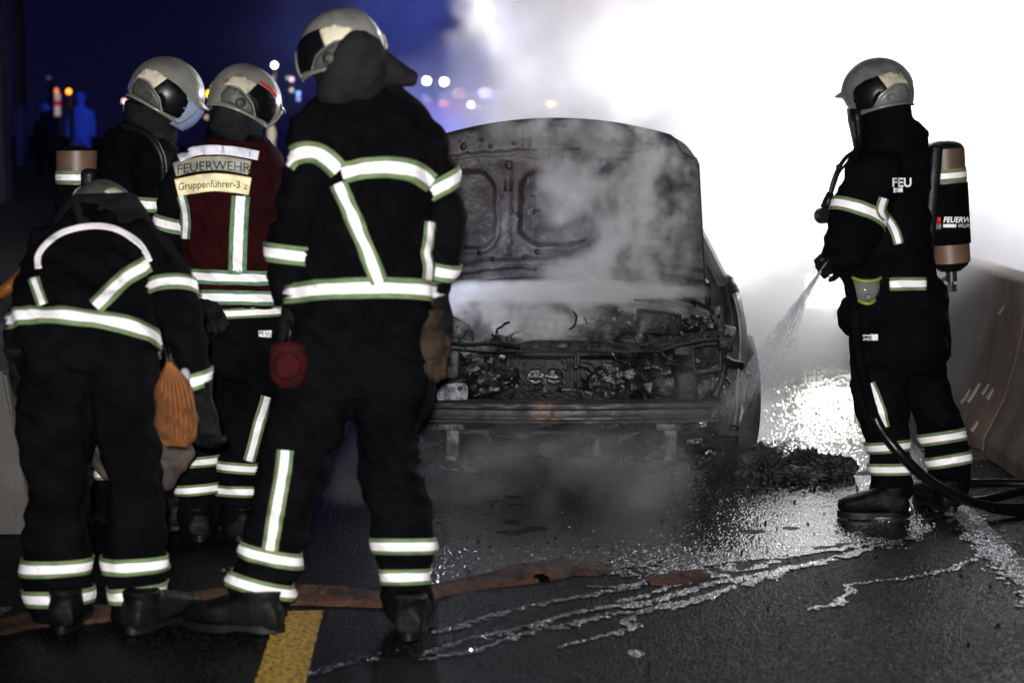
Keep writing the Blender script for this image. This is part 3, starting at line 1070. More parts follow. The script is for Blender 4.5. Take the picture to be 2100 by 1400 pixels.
# ---- man with the nozzle
def build_p5():
    ch = {
        'torso': [(1765, 245, 1862, 240, 0, .085), (1760, 280, 1888, 268, 0, .095), (1757, 300, 1903, 288, 0, .11), (1738, 330, 1904, 320, 0, .13), (1733, 360, 1904, 350, 0, .145), (1730, 400, 1905, 400, 0, .15), (1725, 460, 1905, 460, 0, .155),
                  (1726, 520, 1908, 520, 0, .16), (1732, 560, 1915, 560, 0, .16), (1737, 600, 1938, 598, 0, .165), (1736, 650, 1941, 650, 0, .165), (1742, 700, 1944, 698, 0, .16), (1746, 760, 1932, 758, 0, .15)],
        'arm_l': [(1760, 318, 1850, 312, -.10, .06), (1738, 345, 1850, 345, -.13, .075), (1716, 392, 1832, 405, -.15, .08), (1700, 440, 1810, 470, -.16, .075), (1690, 476, 1790, 512, -.15, .065), (1688, 506, 1760, 545, -.13, .058), (1690, 532, 1734, 560, -.11, .048)],
        'leg_l': [(1744, 740, 1862, 752, -.05, .12), (1748, 800, 1858, 802, -.06, .11), (1756, 850, 1863, 852, -.07, .10), (1770, 886, 1867, 888, -.07, .092), (1782, 915, 1868, 915, -.07, .086), (1780, 962, 1868, 960, -.07, .085), (1783, 998, 1868, 996, -.07, .08), (1788, 1018, 1867, 1018, -.07, .075)],
        'leg_r': [(1838, 735, 1938, 742, .06, .12), (1851, 790, 1946, 788, .09, .11), (1866, 840, 1962, 835, .09, .102), (1881, 880, 1975, 872, .09, .094), (1893, 912, 1981, 905, .09, .088), (1905, 952, 1987, 942, .09, .084), (1909, 994, 1987, 988, .09, .08), (1914, 1018, 1985, 1014, .09, .07)],
    }
    p = Person('firefighter with air cylinder spraying water, standing right of the burnt car', 7.87, ch, (1860, 1056), 5.0, fold=.015)
    p.loft_part('neck_curtain', [[(1755, 215, 1866, 210, 0, .10), (1756, 250, 1868, 238, 0, .115), (1758, 282, 1880, 262, 0, .12), (1762, 302, 1896, 284, 0, .11)],
                                 [(1845, 240, 1838, 290, 0, .08), (1880, 248, 1876, 292, 0, .08), (1902, 268, 1898, 290, 0, .05)]], 'cloth', fold=.004)
    helmet(P(1800, 192, 7.86), (-.95, .26, -.22), 3, p.inv, p.root, shell='shellr', patch='creamd', side='shellr', scale=.96)
    # face shield lowered
    b = bmesh.new()
    rows = [(1738, 222, 1766, 226), (1740, 248, 1768, 250), (1746, 275, 1768, 275), (1752, 304, 1768, 300)]
    loft(b, [((P(a, y, 7.85) + P(x, y2, 7.85)) / 2, (P(x, y2, 7.85) - P(a, y, 7.85)) / 2, Vector((0, .075 - .008 * i, 0))) for i, (a, y, x, y2) in enumerate(rows)], 20, 2.4)
    obj('face_mask', b, M['rubber'], p.root, True, p.inv)
    # tapes
    p.band('arm_l', (1704, 420), (1806, 458), -14, .042 * 1.25, -.15, .075)
    p.strip([(1812, 406), (1806, 432), (1822, 452), (1836, 476), (1843, 500)], 21)
    p.strip([(1824, 583), (1860, 582), (1899, 582)], 27)
    p.strip([(1784, 786), (1794, 806), (1806, 840), (1815, 876)], 21)
    p.band('leg_l', (1782, 918), (1868, 910), 3, .047, -.07, .09)
    p.band('leg_l', (1780, 962), (1868, 960), 2, .047, -.07, .09)
    p.band('leg_r', (1893, 902), (1979, 888), 2, .050, .09, .09)
    p.band('leg_r', (1905, 950), (1987, 936), 2, .050, .09, .09)
    surface_text(p.bvh, 'FEU', 1829, 383, 18, p.Y, p.inv, M['white'], p.root, squeeze=.95, weight=.03, slope=.0)
    p.patch([(1831, 390), (1851, 389)], 10, 'white', 'badge', rows=3, step=4)
    surface_text(p.bvh, 'Feuerwehr', 1760, 690, 6, p.Y, p.inv, M['white'], p.root, squeeze=.85, weight=.02)
    surface_text(p.bvh, 'WUPPERTAL', 1761, 698, 5, p.Y, p.inv, M['white'], p.root, squeeze=.85, weight=.02)
    p.patch([(1788, 691), (1801, 691)], 13, 'white', 'badge', rows=3, step=3)
    # gloves round the nozzle
    p.glove(1732, 516, -.11, (-.80, .1, -.5), (-.3, -.9, .3), 1.2, 1, 1.0)
    p.glove(1736, 508, .04, (-.8, -.1, -.45), (-.1, .9, .4), 1.2, -1, 1.0)
    p.loft_part('belt_pouch', [[(1727, 618, 1760, 616, -.02, .05), (1717, 640, 1760, 640, -.02, .06), (1719, 668, 1760, 666, -.02, .06), (1736, 688, 1760, 686, -.02, .04)],
                               [(1728, 612, 1750, 606, 0, .04), (1724, 626, 1750, 624, 0, .04)]], 'cloth')
    p.loft_part('thigh_pocket', [[(1925, 655, 1944, 650, .02, .05), (1925, 690, 1949, 690, .02, .06), (1925, 722, 1949, 728, .02, .06), (1922, 745, 1936, 745, .02, .04)]], 'cloth')
    boot(G(1862, 1062), (-1, .06), p.inv, p.root, .275)
    boot(G(1956, 1052), (-.35, 1), p.inv, p.root, .29)
    # regulator and air lines in front of the chest
    r, inv = empty('lung_demand_valve', P(1688, 440, 7.72), 0, 'round black regulator on its hose, in front of the firefighter spraying water', 'regulator')
    b = bmesh.new()
    c = P(1689, 442, 7.72)
    cyl(b, c, (.25, -1, .1), .031, .045, 24)
    cyl(b, c + Vector((-.001, -.024, .002)), (.25, -1, .1), .022, .012, 24)
    sharp(obj('valve_body', b, M['rubber'], r, True, inv))
    b = bmesh.new()
    tube(b, [P(1692, 428, 7.72), P(1699, 410, 7.72), P(1703, 395, 7.72)], [.021, .019, .013], 12)
    obj('grip', b, M['rubber'], r, True, inv)
    b = bmesh.new()
    tube(b, spline([P(1702, 398, 7.72), P(1710, 368, 7.72), P(1720, 345, 7.73), P(1736, 322, 7.76), P(1760, 306, 7.80)], 6), .008, 8)
    tube(b, spline([P(1706, 396, 7.74), P(1713, 375, 7.74), P(1722, 352, 7.76), P(1742, 330, 7.80)], 6), .005, 8)
    ball(b, P(1721, 343, 7.73), .013)
    obj('hose', b, M['rubber'], r, True, inv)
    # spare mask on the belt
    r, inv = empty('spare_mask', P(1776, 620, 7.66), 0, 'clear breathing mask with lime rim clipped to the belt of the firefighter with the nozzle', 'mask')
    b = bmesh.new()
    c = P(1776, 596, 7.66)
    w2, h2 = .055, .045
    for (dz, sc) in ((h2, 1), (-h2 * .9, .62)):
        pts = [c + Vector((w2 * sc * math.cos(a), -.04 * math.sin(a), dz + .006 * math.cos(2 * a))) for a in [math.pi * k / 12 for k in range(13)]]
        tube(b, pts, .0065, 8)
    obj('rim', b, M['limeplastic'], r, True, inv)
    b = bmesh.new()
    loft(b, [(c + Vector((0, 0, h2)), Vector((w2 * .97, 0, 0)), Vector((0, .038, 0))), (c, Vector((w2 * .92, 0, 0)), Vector((0, .046, 0))), (c - Vector((0, 0, h2 * .9)), Vector((w2 * .6, 0, 0)), Vector((0, .036, 0)))], 24)
    obj('lens', b, M['maskglass'], r, True, inv)
    b = bmesh.new()
    ball(b, c + Vector((0, -.03, -.012)), .022, (1.0, .8, .8))
    cyl(b, c + Vector((0, -.055, -.02)), (0, 1, .2), .013, .02, 16)
    obj('mouthpiece', b, M['greyplastic'], r, True, inv)
    # air cylinder
    Yt = 7.93
    def ax(y):
        t = (y - 300) / 240
        return P(1935 + 13 * t, y, Yt)
    base = ax(600)
    r, inv = empty('breathing_apparatus', base, 0, 'brown and black air cylinder lettered FEUERWEHR worn by the firefighter with the nozzle', 'air cylinder')
    axd = (ax(300) - ax(540)).normalized()
    U = Vector((axd.z, 0, -axd.x)).normalized()
    rr = .081
    def seg(nm, y0, y1, e, mt, prof=None):
        b = bmesh.new()
        a, c = ax(y0), ax(y1)
        rings = []
        for (t, k) in (prof or [(0, 1), (1, 1)]):
            rings.append((a.lerp(c, t), U * (rr + e) * k, Vector((0, (rr + e) * k, 0))))
        loft(b, rings, 36, 2.0)
        return sharp(obj(nm, b, M[mt], r, True, inv), 50)
    seg('cap', 289, 306, -.002, 'rubber', [(0, .35), (.15, .6), (.4, .85), (.75, .98), (1, 1)])
    seg('cylinder', 305, 538, 0, 'tank')
    seg('cover', 376, 500, .006, 'cloth')
    for y0, y1, mt, e in ((346, 354, 'lime', .003), (354, 365, 'silver', .0036), (365, 374, 'lime', .003)):
        seg('reflective_band', y0, y1, e, mt)
    seg('base_cap', 537, 556, -.003, 'rubber', [(0, 1), (.4, .9), (1, .5)])
    b = bmesh.new()
    cyl(b, P(1951, 564, Yt), axd, .022, .05, 18)
    cyl(b, P(1950, 580, Yt), axd, .012, .05, 14)
    cyl(b, P(1950, 590, Yt), axd, .023, .03, 8)
    tube(b, [P(1950, 566, Yt), P(1932, 574, Yt), P(1924, 596, Yt)], .008, 8)
    sharp(obj('valve', b, M['metald'], r, True, inv))
    b = bmesh.new()
    box(b, P(1905, 420, 7.90), (.05, .14, .48), Euler((0, .06, 0)), .015)
    obj('back_plate', b, M['rubber'], r, True, inv)
    # prints on the cover
    bm = bmesh.new()
    a, c = ax(376), ax(500)
    loft(bm, [(a, U * (rr + .0065), Vector((0, rr + .0065, 0))), (c, U * (rr + .0065), Vector((0, rr + .0065, 0)))], 64, 2.0)
    tb = BVHTree.FromBMesh(bm)
    bm.free()
    surface_text(tb, 'FEUERWEHR', 1934, 456, 11, Yt, inv, M['white'], r, squeeze=.92, weight=.028, italic=.2, lift=.002)
    surface_text(tb, 'WUPPERTAL', 1964, 467, 8, Yt, inv, M['white'], r, squeeze=.85, weight=.0, italic=.2, lift=.002)
    px_strip(tb, [(1934, 463), (1961, 463)], 7, Yt, inv, [M['white'], M['white']], r, name='emblem', rows=3, lift=.001, step=3)
    px_strip(tb, [(1900, 452), (1929, 451)], 13, Yt, inv, [M['redst'], M['redst']], r, name='label_patch', rows=3, lift=.001, step=3)
    px_strip(tb, [(1901, 465), (1930, 464)], 12, Yt, inv, [M['greyplastic'], M['greyplastic']], r, name='label_patch', rows=3, lift=.001, step=3)
    return p


M['redpouch'] = material('red_pouch_fabric', (.035, .003, .0035), .8, spec=.1, color2=(.018, .003, .003), nscale=20, bump=.3, bscale=120)
M['tanglove'] = material('tan_leather', (.035, .025, .017), .8, spec=.1, color2=(.016, .011, .008), nscale=16, bump=.4, bscale=100)
M['orange'] = material('orange_net', (.165, .052, .005), .75, color2=(.10, .030, .003), nscale=26, stretch=(3, 1, 1), bump=.8, bscale=160)
M['orangec'] = material('orange_cord', (.22, .075, .008), .6)
M['rag'] = material('pale_rag', (.25, .28, .30), .8)
M['sack'] = material('paper_sack', (.09, .065, .045), .8, color2=(.04, .032, .030), nscale=7, bump=.5, bscale=40)
M['inks'] = material('worn_black_print', (.02, .025, .03), .6, color2=(.12, .12, .10), nscale=30, thresh=(.58, .75))
M['shellr'] = material('grey_helmet_shell', (.15, .155, .15), .3, color2=(.09, .094, .09), nscale=14, rough2=.5, coat=.3)
M['limeplastic'] = material('lime_plastic', (.24, .28, .03), .35)
M['maskglass'] = material('mask_lens', (.25, .28, .24), .08, alpha=.45, coat=.4)
M['greyplastic'] = material('grey_plastic', (.16, .16, .17), .4)
M['metald'] = material('dark_metal', (.05, .05, .05), .35, .6)

# ---------------------------------------------------------------- ground
def ground_material():
    m = bpy.data.materials.new('wet_asphalt')
    m.use_nodes = True
    t = m.node_tree
    X.tree = t
    b = t.nodes['Principled BSDF']
    v = t.nodes.new('ShaderNodeTexCoord').outputs['Object']
    sep = t.nodes.new('ShaderNodeSeparateXYZ')
    t.links.new(v, sep.inputs[0])
    x, y = X(sep.outputs[0]), X(sep.outputs[1])
    # the wet film: soaked near the car and the man, drier in front of a ragged edge
    edge = y + x * .52 - 6.95 + (nz(v, 1.6, 4, .6) - .5) * 1.1
    wet = ss(edge, -.08, .22)
    patch = ss(nz(v, 2.6, 6, .65), .50, .60)
    wet2 = X.m('MAXIMUM', wet, patch * .25)
    grain = nz(v, 120, 3, .7)
    grain2 = nz(v, 46, 4, .6)
    vor = t.nodes.new('ShaderNodeTexVoronoi')
    vor.inputs['Scale'].default_value = 62
    t.links.new(v, vor.inputs['Vector'])
    vd = X(vor.outputs['Distance'])
    col = grain * .009 + nz(v, 3, 5, .6) * .007 + .001
    cc = t.nodes.new('ShaderNodeCombineColor')
    t.links.new(col.s, cc.inputs[0])
    t.links.new((col * .98).s, cc.inputs[1])
    t.links.new((col * 1.08).s, cc.inputs[2])
    t.links.new(cc.outputs[0], b.inputs['Base Color'])
    rough = .58 - wet2 * .42 + (nz(v, 9, 3, .6) - .5) * .16
    t.links.new(rough.s, b.inputs['Roughness'])
    t.links.new((wet2 * .45 + .10).s, b.inputs['Specular IOR Level'])
    h = (vd * 1.0 + grain * .6) * (1 - wet2 * .62) + grain2 * .5 * (1 - wet2 * .35)
    bn = t.nodes.new('ShaderNodeBump')
    bn.inputs['Strength'].default_value = 1.0
    bn.inputs['Distance'].default_value = .014
    t.links.new(h.s, bn.inputs['Height'])
    t.links.new(bn.outputs[0], b.inputs['Normal'])
    return m


def build_ground():
    bm = bmesh.new()
    bmesh.ops.create_grid(bm, x_segments=2, y_segments=2, size=1, matrix=Matrix.Translation((0, 60, -.009)) @ Matrix.Diagonal((120, 80, 1, 1)))
    tag(obj('road', bm, ground_material(), None, False), kind='structure')
    # rising verge far left
    bm = bmesh.new()
    n = 24
    g = []
    for i in range(n + 1):
        row = []
        for j in range(n + 1):
            x = -60 + 57 * i / n
            y = 14 + 60 * j / n
            z = -.05 + 1.0 * min(1, max(0, (-3.4 - x) / 12)) + .25 * noise.noise(Vector((x * .3, y * .3, 0)))
            row.append(bm.verts.new((x, y, z)))
        g.append(row)
    for i in range(n):
        for j in range(n):
            bm.faces.new((g[i][j], g[i + 1][j], g[i + 1][j + 1], g[i][j + 1]))
    tag(obj('embankment', bm, material('dark_earth', (.02, .02, .018), .9, color2=(.035, .03, .025)), None, True), kind='structure')

    # painted lines
    def line(pts, w, mat, name, label=None, z=.0016):
        bm = bmesh.new()
        pts = [G(*p) for p in pts]
        prev = None
        path = spline(pts, 14)
        for i, p in enumerate(path):
            d = (path[min(i + 1, len(path) - 1)] - path[max(0, i - 1)]).normalized()
            s = Vector((d.y, -d.x, 0))
            wl = w / 2 + .006 * noise.noise(Vector((i * .9, 3, 0)))
            wr = w / 2 + .006 * noise.noise(Vector((i * .9, 7, 0)))
            a, b = bm.verts.new(p - s * wl + Vector((0, 0, z))), bm.verts.new(p + s * wr + Vector((0, 0, z)))
            if prev:
                bm.faces.new((prev[0], prev[1], b, a))
            prev = (a, b)
        o = obj(name, bm, mat, None, False)
        tag(o, kind='structure')
        return o
    m = material('yellow_road_paint', (.60, .36, .03), .45, color2=(.04, .03, .014), nscale=62, thresh=(.44, .60), rough2=.35, bump=1.0, bscale=120, detail=8)
    line([(618, 1252), (600, 1310), (575, 1400), (545, 1500)], .142, m, 'yellow_road_marking')
    m = material('wet_white_road_paint', (.65, .65, .66), .2, color2=(.14, .14, .14), nscale=30, thresh=(.52, .64), rough2=.35, bump=1.0, bscale=80, detail=8, spec=1.0, coat=.8)
    [q for q in m.node_tree.nodes if q.type == 'BUMP'][0].inputs['Distance'].default_value = .02
    line([(1845, 900), (1910, 975), (1985, 1060), (2070, 1150), (2200, 1290)], .105, m, 'white_road_marking')


import numpy as np


def vnoise(x, y, scale, seed):
    """smooth value noise, vectorised"""
    rs = np.random.RandomState(seed)
    T = rs.rand(256, 256)
    u, v = x * scale + 100, y * scale + 100
    i, j = np.floor(u).astype(int), np.floor(v).astype(int)
    fu, fv = u - i, v - j
    fu, fv = fu * fu * (3 - 2 * fu), fv * fv * (3 - 2 * fv)
    g = lambda a, b: T[a % 256, b % 256]
    return (g(i, j) * (1 - fu) + g(i + 1, j) * fu) * (1 - fv) + (g(i, j + 1) * (1 - fu) + g(i + 1, j + 1) * fu) * fv


def poly_mask(x, y, poly):
    c = np.zeros(x.shape, bool)
    for i in range(len(poly)):
        x1, y1 = poly[i]
        x2, y2 = poly[i - 1]
        if y1 == y2:
            continue
        t = (y1 > y) != (y2 > y)
        c ^= t & (x < (x2 - x1) * (y - y1) / (y2 - y1) + x1)
    return c


def facet_sheet(name, x0, x1, y0, y1, dx, dy, keep, z0, amp, mats, mat_index=None, seed=1):
    """a sheet of small uneven facets; keep(cx, cy) -> bool per cell"""
    nx, ny = int((x1 - x0) / dx), int((y1 - y0) / dy)
    rs = np.random.RandomState(seed)
    gx, gy = np.meshgrid(x0 + dx * np.arange(nx + 1), y0 + dy * np.arange(ny + 1), indexing='ij')
    px = gx + (rs.rand(nx + 1, ny + 1) - .5) * dx * .6
    py = gy + (rs.rand(nx + 1, ny + 1) - .5) * dy * .6
    pz = z0 + (rs.rand(nx + 1, ny + 1) ** 1.3) * amp
    cx, cy = gx[:-1, :-1] + dx / 2, gy[:-1, :-1] + dy / 2
    k = keep(cx, cy)
    ii, jj = np.nonzero(k)
    idx = lambda a, b: a * (ny + 1) + b
    quads = np.stack([idx(ii, jj), idx(ii + 1, jj), idx(ii + 1, jj + 1), idx(ii, jj + 1)], 1)
    used, inv = np.unique(quads.ravel(), return_inverse=True)
    co = np.stack([px.ravel()[used], py.ravel()[used], pz.ravel()[used]], 1)
    me = bpy.data.meshes.new(name)
    nf = len(quads)
    me.vertices.add(len(co))
    me.vertices.foreach_set('co', co.astype(np.float32).ravel())
    me.loops.add(nf * 4)
    me.loops.foreach_set('vertex_index', inv.astype(np.int32).ravel())
    me.polygons.add(nf)
    me.polygons.foreach_set('loop_start', np.arange(0, nf * 4, 4, dtype=np.int32))
    me.update(calc_edges=True)
    at = me.attributes.new('tone', 'FLOAT', 'FACE')
    at.data.foreach_set('value', rs.rand(nf).astype(np.float32))
    o = link(name, me, mats, None, False)
    me.polygons.foreach_set('use_smooth', [False] * nf)
    if mat_index is not None:
        me.polygons.foreach_set('material_index', mat_index(cx[ii, jj], cy[ii, jj]).astype(np.int32))
    me.update()
    return o


def facet_material(name, lo, hi, rough, rough2, spec, coat=0.0):
    m = bpy.data.materials.new(name)
    m.use_nodes = True
    t = m.node_tree
    X.tree = t
    b = t.nodes['Principled BSDF']
    at = t.nodes.new('ShaderNodeAttribute')
    at.attribute_name = 'tone'
    v = t.nodes.new('ShaderNodeTexCoord').outputs['Object']
    f = X(at.outputs['Fac'])
    f3 = f * f * f
    big = nz(v, 2.2, 5, .6)
    c = f3 * (hi - lo) * (big * 1.2 + .3) + lo
    cc = t.nodes.new('ShaderNodeCombineColor')
    t.links.new(c.s, cc.inputs[0])
    t.links.new((c * .99).s, cc.inputs[1])
    t.links.new((c * 1.12).s, cc.inputs[2])
    t.links.new(cc.outputs[0], b.inputs['Base Color'])
    t.links.new((f * (rough2 - rough) + rough + (big - .5) * .15).s, b.inputs['Roughness'])
    b.inputs['Specular IOR Level'].default_value = spec
    b.inputs['Coat Weight'].default_value = coat
    return m


WET = [(850, 860), (850, 940), (820, 1060), (790, 1140), (780, 1195), (800, 1210), (1000, 1185), (1270, 1160), (1330, 1190), (1420, 1172), (1560, 1150), (1700, 1122), (1800, 1104), (1900, 1088), (1965, 1092), (2010, 1128), (2075, 1185), (2140, 1250),
       (2140, 1222), (1985, 1058), (1900, 965), (1880, 940), (2140, 935), (2140, 860), (1930, 740), (1890, 640), (1560, 640), (1480, 760), (1300, 850)]


def build_road_surface():
    wp = [(G(*p).x, G(*p).y) for p in WET]
    wet = facet_material('wet_asphalt_film', .002, .018, .08, .24, .9, .8)
    dry = facet_material('damp_asphalt', .001, .019, .30, .60, .06)

    def keep(x, y):
        return np.abs(x) < .272 * y + .12

    def mi(x, y):
        n = vnoise(x, y, 5, 3) - .5
        n2 = vnoise(x, y, 17, 4) - .5
        w = poly_mask(x + n * .08, y + n * .16 + n2 * .16, wp)
        # spots of standing water on the damp part, and dry spots in the film
        p = vnoise(x, y, 3.2, 8) * .6 + vnoise(x, y, 11, 9) * .4
        w = np.where(w, p > .22, p > .86)
        return np.where(w, 0, 1)
    for k, (y0, y1, dx, dy, amp) in enumerate(((5.3, 7.2, .0046, .0100, .0018), (7.2, 9.0, .0052, .0150, .0018), (9.0, 11.6, .0075, .028, .0026), (11.6, 15.5, .012, .06, .004))):
        xw = .272 * y1 + .12
        o = facet_sheet('road_surface', -xw, xw, y0, y1 + 1.6 * dy, dx, dy, keep, -.0028 if k < 3 else -.004, amp, [wet, dry], mi, 5 + k)
        tag(o, kind='structure')


def build_streams():
    wm = facet_material('trickle_water', .004, .010, .05, .16, .8, 1.0)
    wl = facet_material('wet_paint_glitter', .25, .9, .06, .2, .8, 1.0)  # pale facets put the white line's glitter into the water's colour
    streams = [
        ([(1812, 1105), (1760, 1118), (1700, 1128), (1600, 1140), (1500, 1150), (1440, 1157), (1380, 1170), (1300, 1203), (1200, 1222), (1100, 1240), (1010, 1262), (950, 1280), (890, 1298)], .030, .020),
        ([(1892, 1092), (1840, 1112), (1785, 1124), (1720, 1142), (1650, 1160), (1560, 1178), (1480, 1192), (1400, 1215), (1330, 1236), (1240, 1245), (1150, 1265), (1060, 1290), (960, 1310), (880, 1338)], .036, .022),
        ([(1620, 1162), (1560, 1186), (1500, 1205), (1420, 1232), (1362, 1240), (1284, 1272), (1302, 1285), (1224, 1307), (1146, 1327)], .034, .014),
        ([(1590, 1150), (1520, 1172), (1440, 1186), (1390, 1196), (1340, 1216), (1280, 1230)], .024, .018),
        ([(1420, 1232), (1330, 1252), (1240, 1262), (1176, 1278), (1068, 1302), (990, 1328), (870, 1351)], .028, .018),
        ([(1985, 1078), (1974, 1090), (2013, 1132), (1974, 1156), (1920, 1174), (1848, 1186), (1782, 1195)], .034, .012),
        ([(1782, 1195), (1734, 1201), (1742, 1216), (1710, 1240), (1668, 1246)], .020, .022),
        ([(1340, 1152), (1260, 1165), (1330, 1185), (1290, 1200), (1200, 1204)], .04, .02),
        ([(820, 1330), (700, 1362), (600, 1390)], .03, .016),
        ([(1860, 915), (1912, 978), (1985, 1068), (2064, 1156), (2190, 1300)], .085, .085),
    ]
    labels = ['longest trickle of water, uppermost of the long ones on the road', 'broad trickle of water just below the longest one on the road', 'short forked trickle of water ending in a bright point in mid road',
              'short trickle of water near the sand ridge, above the others', 'lowest long trickle of water reaching towards the largest firefighter', 'kinked trickle of water beside the white line at the right',
              'small zigzag trickle of water alone on the dry asphalt', 'patch of running water at the end of the sand ridge', 'faint trickle of water beside the yellow line', 'glittering water standing on the white line at the right edge']
    for k, (pts, w0, w1) in enumerate(streams):
        path = spline([G(*p) for p in pts], 10)
        A = np.array([(p.x, p.y) for p in path])
        x0, y0 = A.min(0) - .1
        x1, y1 = A.max(0) + .1

        def keep(x, y):
            # squash y a little: water spreads along the line of sight here
            n1, n2, n3 = vnoise(x, y, 9, 20 + k) - .5, vnoise(x, y, 30, 40 + k) - .5, vnoise(x, y, 75, 60 + k) - .5
            xx, yy = x + n1 * .03, y + n1 * .05 + n2 * .03
            best = np.full(x.shape, 9.0)
            for i in range(len(A) - 1):
                a, d = A[i], A[i + 1] - A[i]
                L2 = (d ** 2).sum() + 1e-9
                t = np.clip(((xx - a[0]) * d[0] + (yy - a[1]) * d[1]) / L2, 0, 1)
                q = np.hypot(xx - a[0] - d[0] * t, (yy - a[1] - d[1] * t) * .8)
                w = w0 + (w1 - w0) * (i + t) / len(A)
                best = np.minimum(best, q / w)
            return best < .62 + n2 * 1.0 + n3 * .9 + n1 * .5
        o = facet_sheet('water_trickle', x0, x1, y0, y1, .0042, .0085, keep, .0008 if k < 9 else .0022, .0018, [wm if k < 9 else wl], None, 30 + k)
        tag(o, labels[k], 'water', 'trickles of water running over the road')


def build_sand():
    """ridge of brown binding agent across the road"""
    m = material('wet_brown_sand', (.060, .021, .008), .7, color2=(.014, .007, .0045), nscale=9, bump=1.0, bscale=90, detail=7)
    segs = [([(-60, 1300), (100, 1268), (230, 1258), (400, 1240), (560, 1228), (640, 1226), (720, 1228), (800, 1232), (900, 1212), (980, 1196), (1080, 1178), (1170, 1166), (1262, 1170)], .085, .024,
             'long ridge of wet brown sand spread across the road'),
            ([(1330, 1196), (1390, 1186), (1450, 1176)], .075, .010, 'thin remnant of brown sand among the water trickles')]
    for pts, w, h, lab in segs:
        path = spline([G(*p) for p in pts], 22)
        bm = bmesh.new()
        prev = None
        n = len(path)
        for i, p in enumerate(path):
            d = (path[min(i + 1, n - 1)] - path[max(0, i - 1)]).normalized()
            s = Vector((d.y, -d.x, 0))
            e = min(1, i / 8, (n - 1 - i) / 8)
            ww = w * (1 + .5 * noise.noise(p * 2.3)) * max(.12, e)
            row = []
            for j in range(17):
                t = j / 8 - 1
                hh = max(0, 1 - t * t) ** .8 * h * 1.3 * (.75 + .9 * noise.noise(p * 3.1 + Vector((0, 0, t)))) * max(.15, e)
                q = p + s * ww * (t + .16 * noise.noise(Vector((p.x * 8, p.y * 8, t))))
                hh += .006 * noise.noise(q * 25) + .004 * noise.noise(q * 60)
                row.append(bm.verts.new(q + Vector((0, 0, max(.0, hh) + (-.004 if abs(t) == 1 else .004)))))
            if prev:
                for j in range(16):
                    cc = row[j].co
                    if noise.noise(Vector((cc.x * 5, cc.y * 7, 3))) + .5 * noise.noise(Vector((cc.x * 19, cc.y * 19, 3))) + .3 * abs(j / 8 - 1) > 1.05:
                        continue
                    bm.faces.new((prev[j], row[j], row[j + 1], prev[j + 1]))
            prev = row
        bmesh.ops.delete(bm, geom=[v for v in bm.verts if not v.link_faces], context='VERTS')
        o = obj('sand_ridge', bm, m, None, True)
        tag(o, lab, 'sand', kind='stuff')


def clods():
    """charred bits lying about"""
    m = material('charred_bits', (.005, .005, .005), .35, spec=.3, color2=(.02, .018, .017), nscale=40)
    bm = bmesh.new()
    rnd = random.Random(3)
    for k in range(420):
        px = rnd.uniform(760, 2050)
        py = 950 + 230 * rnd.random() ** 1.6 if k < 340 else rnd.uniform(1000, 1380)
        p = G(px, py)
        r = .002 + .006 * rnd.random() ** 3
        mt = Matrix.Translation(p + Vector((0, 0, r * .4))) @ Euler((rnd.random() * 6, rnd.random() * 6, rnd.random() * 6)).to_matrix().to_4x4() @ Matrix.Diagonal((r * 1.6, r, r * .6, 1))
        bmesh.ops.create_icosphere(bm, subdivisions=1, radius=1, matrix=mt)
    tag(obj('charred_crumbs', bm, m, None, False), 'small charred crumbs strewn over the wet road', 'debris', kind='stuff')


def build_debris():
    m = material('burnt_debris', (.006, .006, .006), .32, spec=.3, color2=(.018, .018, .018), nscale=22, bump=1.0, bscale=60)
    ms = material('bare_wire', (.09, .09, .095), .3, .7)
    specs = [(1566, 972, .105, .105, 'rounded burnt tyre scrap with frayed wires beside the front wheel', 1, True),
             (1636, 984, .10, .045, 'low charred heap between the wire bundle and the spray', 2, False),
             (1704, 974, .095, .080, 'charred jagged lump nearest the boots of the man with the nozzle', 3, False),
             (1655, 956, .07, .07, 'small charred lump behind the low heap of debris', 4, False)]
    for (px, py, w, h, lab, sd, wires) in specs:
        c = G(px, py)
        r, inv = empty('debris_heap', c, 0, lab, 'debris', 'burnt debris on the wet road')
        bm = bmesh.new()
        bmesh.ops.create_icosphere(bm, subdivisions=5, radius=1)
        for v in bm.verts:
            n = v.co.copy()
            k = 1 + .38 * noise.noise(n * 2.6 + Vector((sd * 9, 0, 0))) + .30 * noise.noise(n * 5 + Vector((sd, 0, 0))) + .07 * noise.noise(n * 16)
            v.co = Vector((n.x * w * k, n.y * w * .7 * k, max(-.02, n.z * h * k + .01)))
        bm.transform(Matrix.Translation(c))
        obj('char_mass', bm, m, r, False, inv)
        if wires:
            bm = bmesh.new()
            rnd = random.Random(sd)
            for k in range(46):
                a = rnd.uniform(-.2, .9)
                st = c + Vector((rnd.uniform(-.1, .1), rnd.uniform(-.16, .05), rnd.uniform(.06, .13)))
                e = st + Vector((rnd.uniform(.04, .20), rnd.uniform(-.06, .04), rnd.uniform(-.03, .05)))
                tube(bm, [st, st.lerp(e, .5) + Vector((0, 0, .025)), e - Vector((0, 0, .02))], .0016, 4)
            tag(obj('frayed_wires', bm, ms, r, False, inv), kind='stuff')
    b = bmesh.new()
    for k in range(34):
        rnd = random.Random(k)
        p = G(rnd.gauss(1630, 52), rnd.gauss(990, 9))
        box(b, p + Vector((0, 0, .006)), (rnd.uniform(.008, .028), rnd.uniform(.008, .022), rnd.uniform(.005, .014)), Euler((rnd.random(), rnd.random(), rnd.random() * 3)))
    tag(obj('scattered_scrap', b, m, None, False), 'flat burnt scraps around the charred heaps', 'debris', kind='stuff')


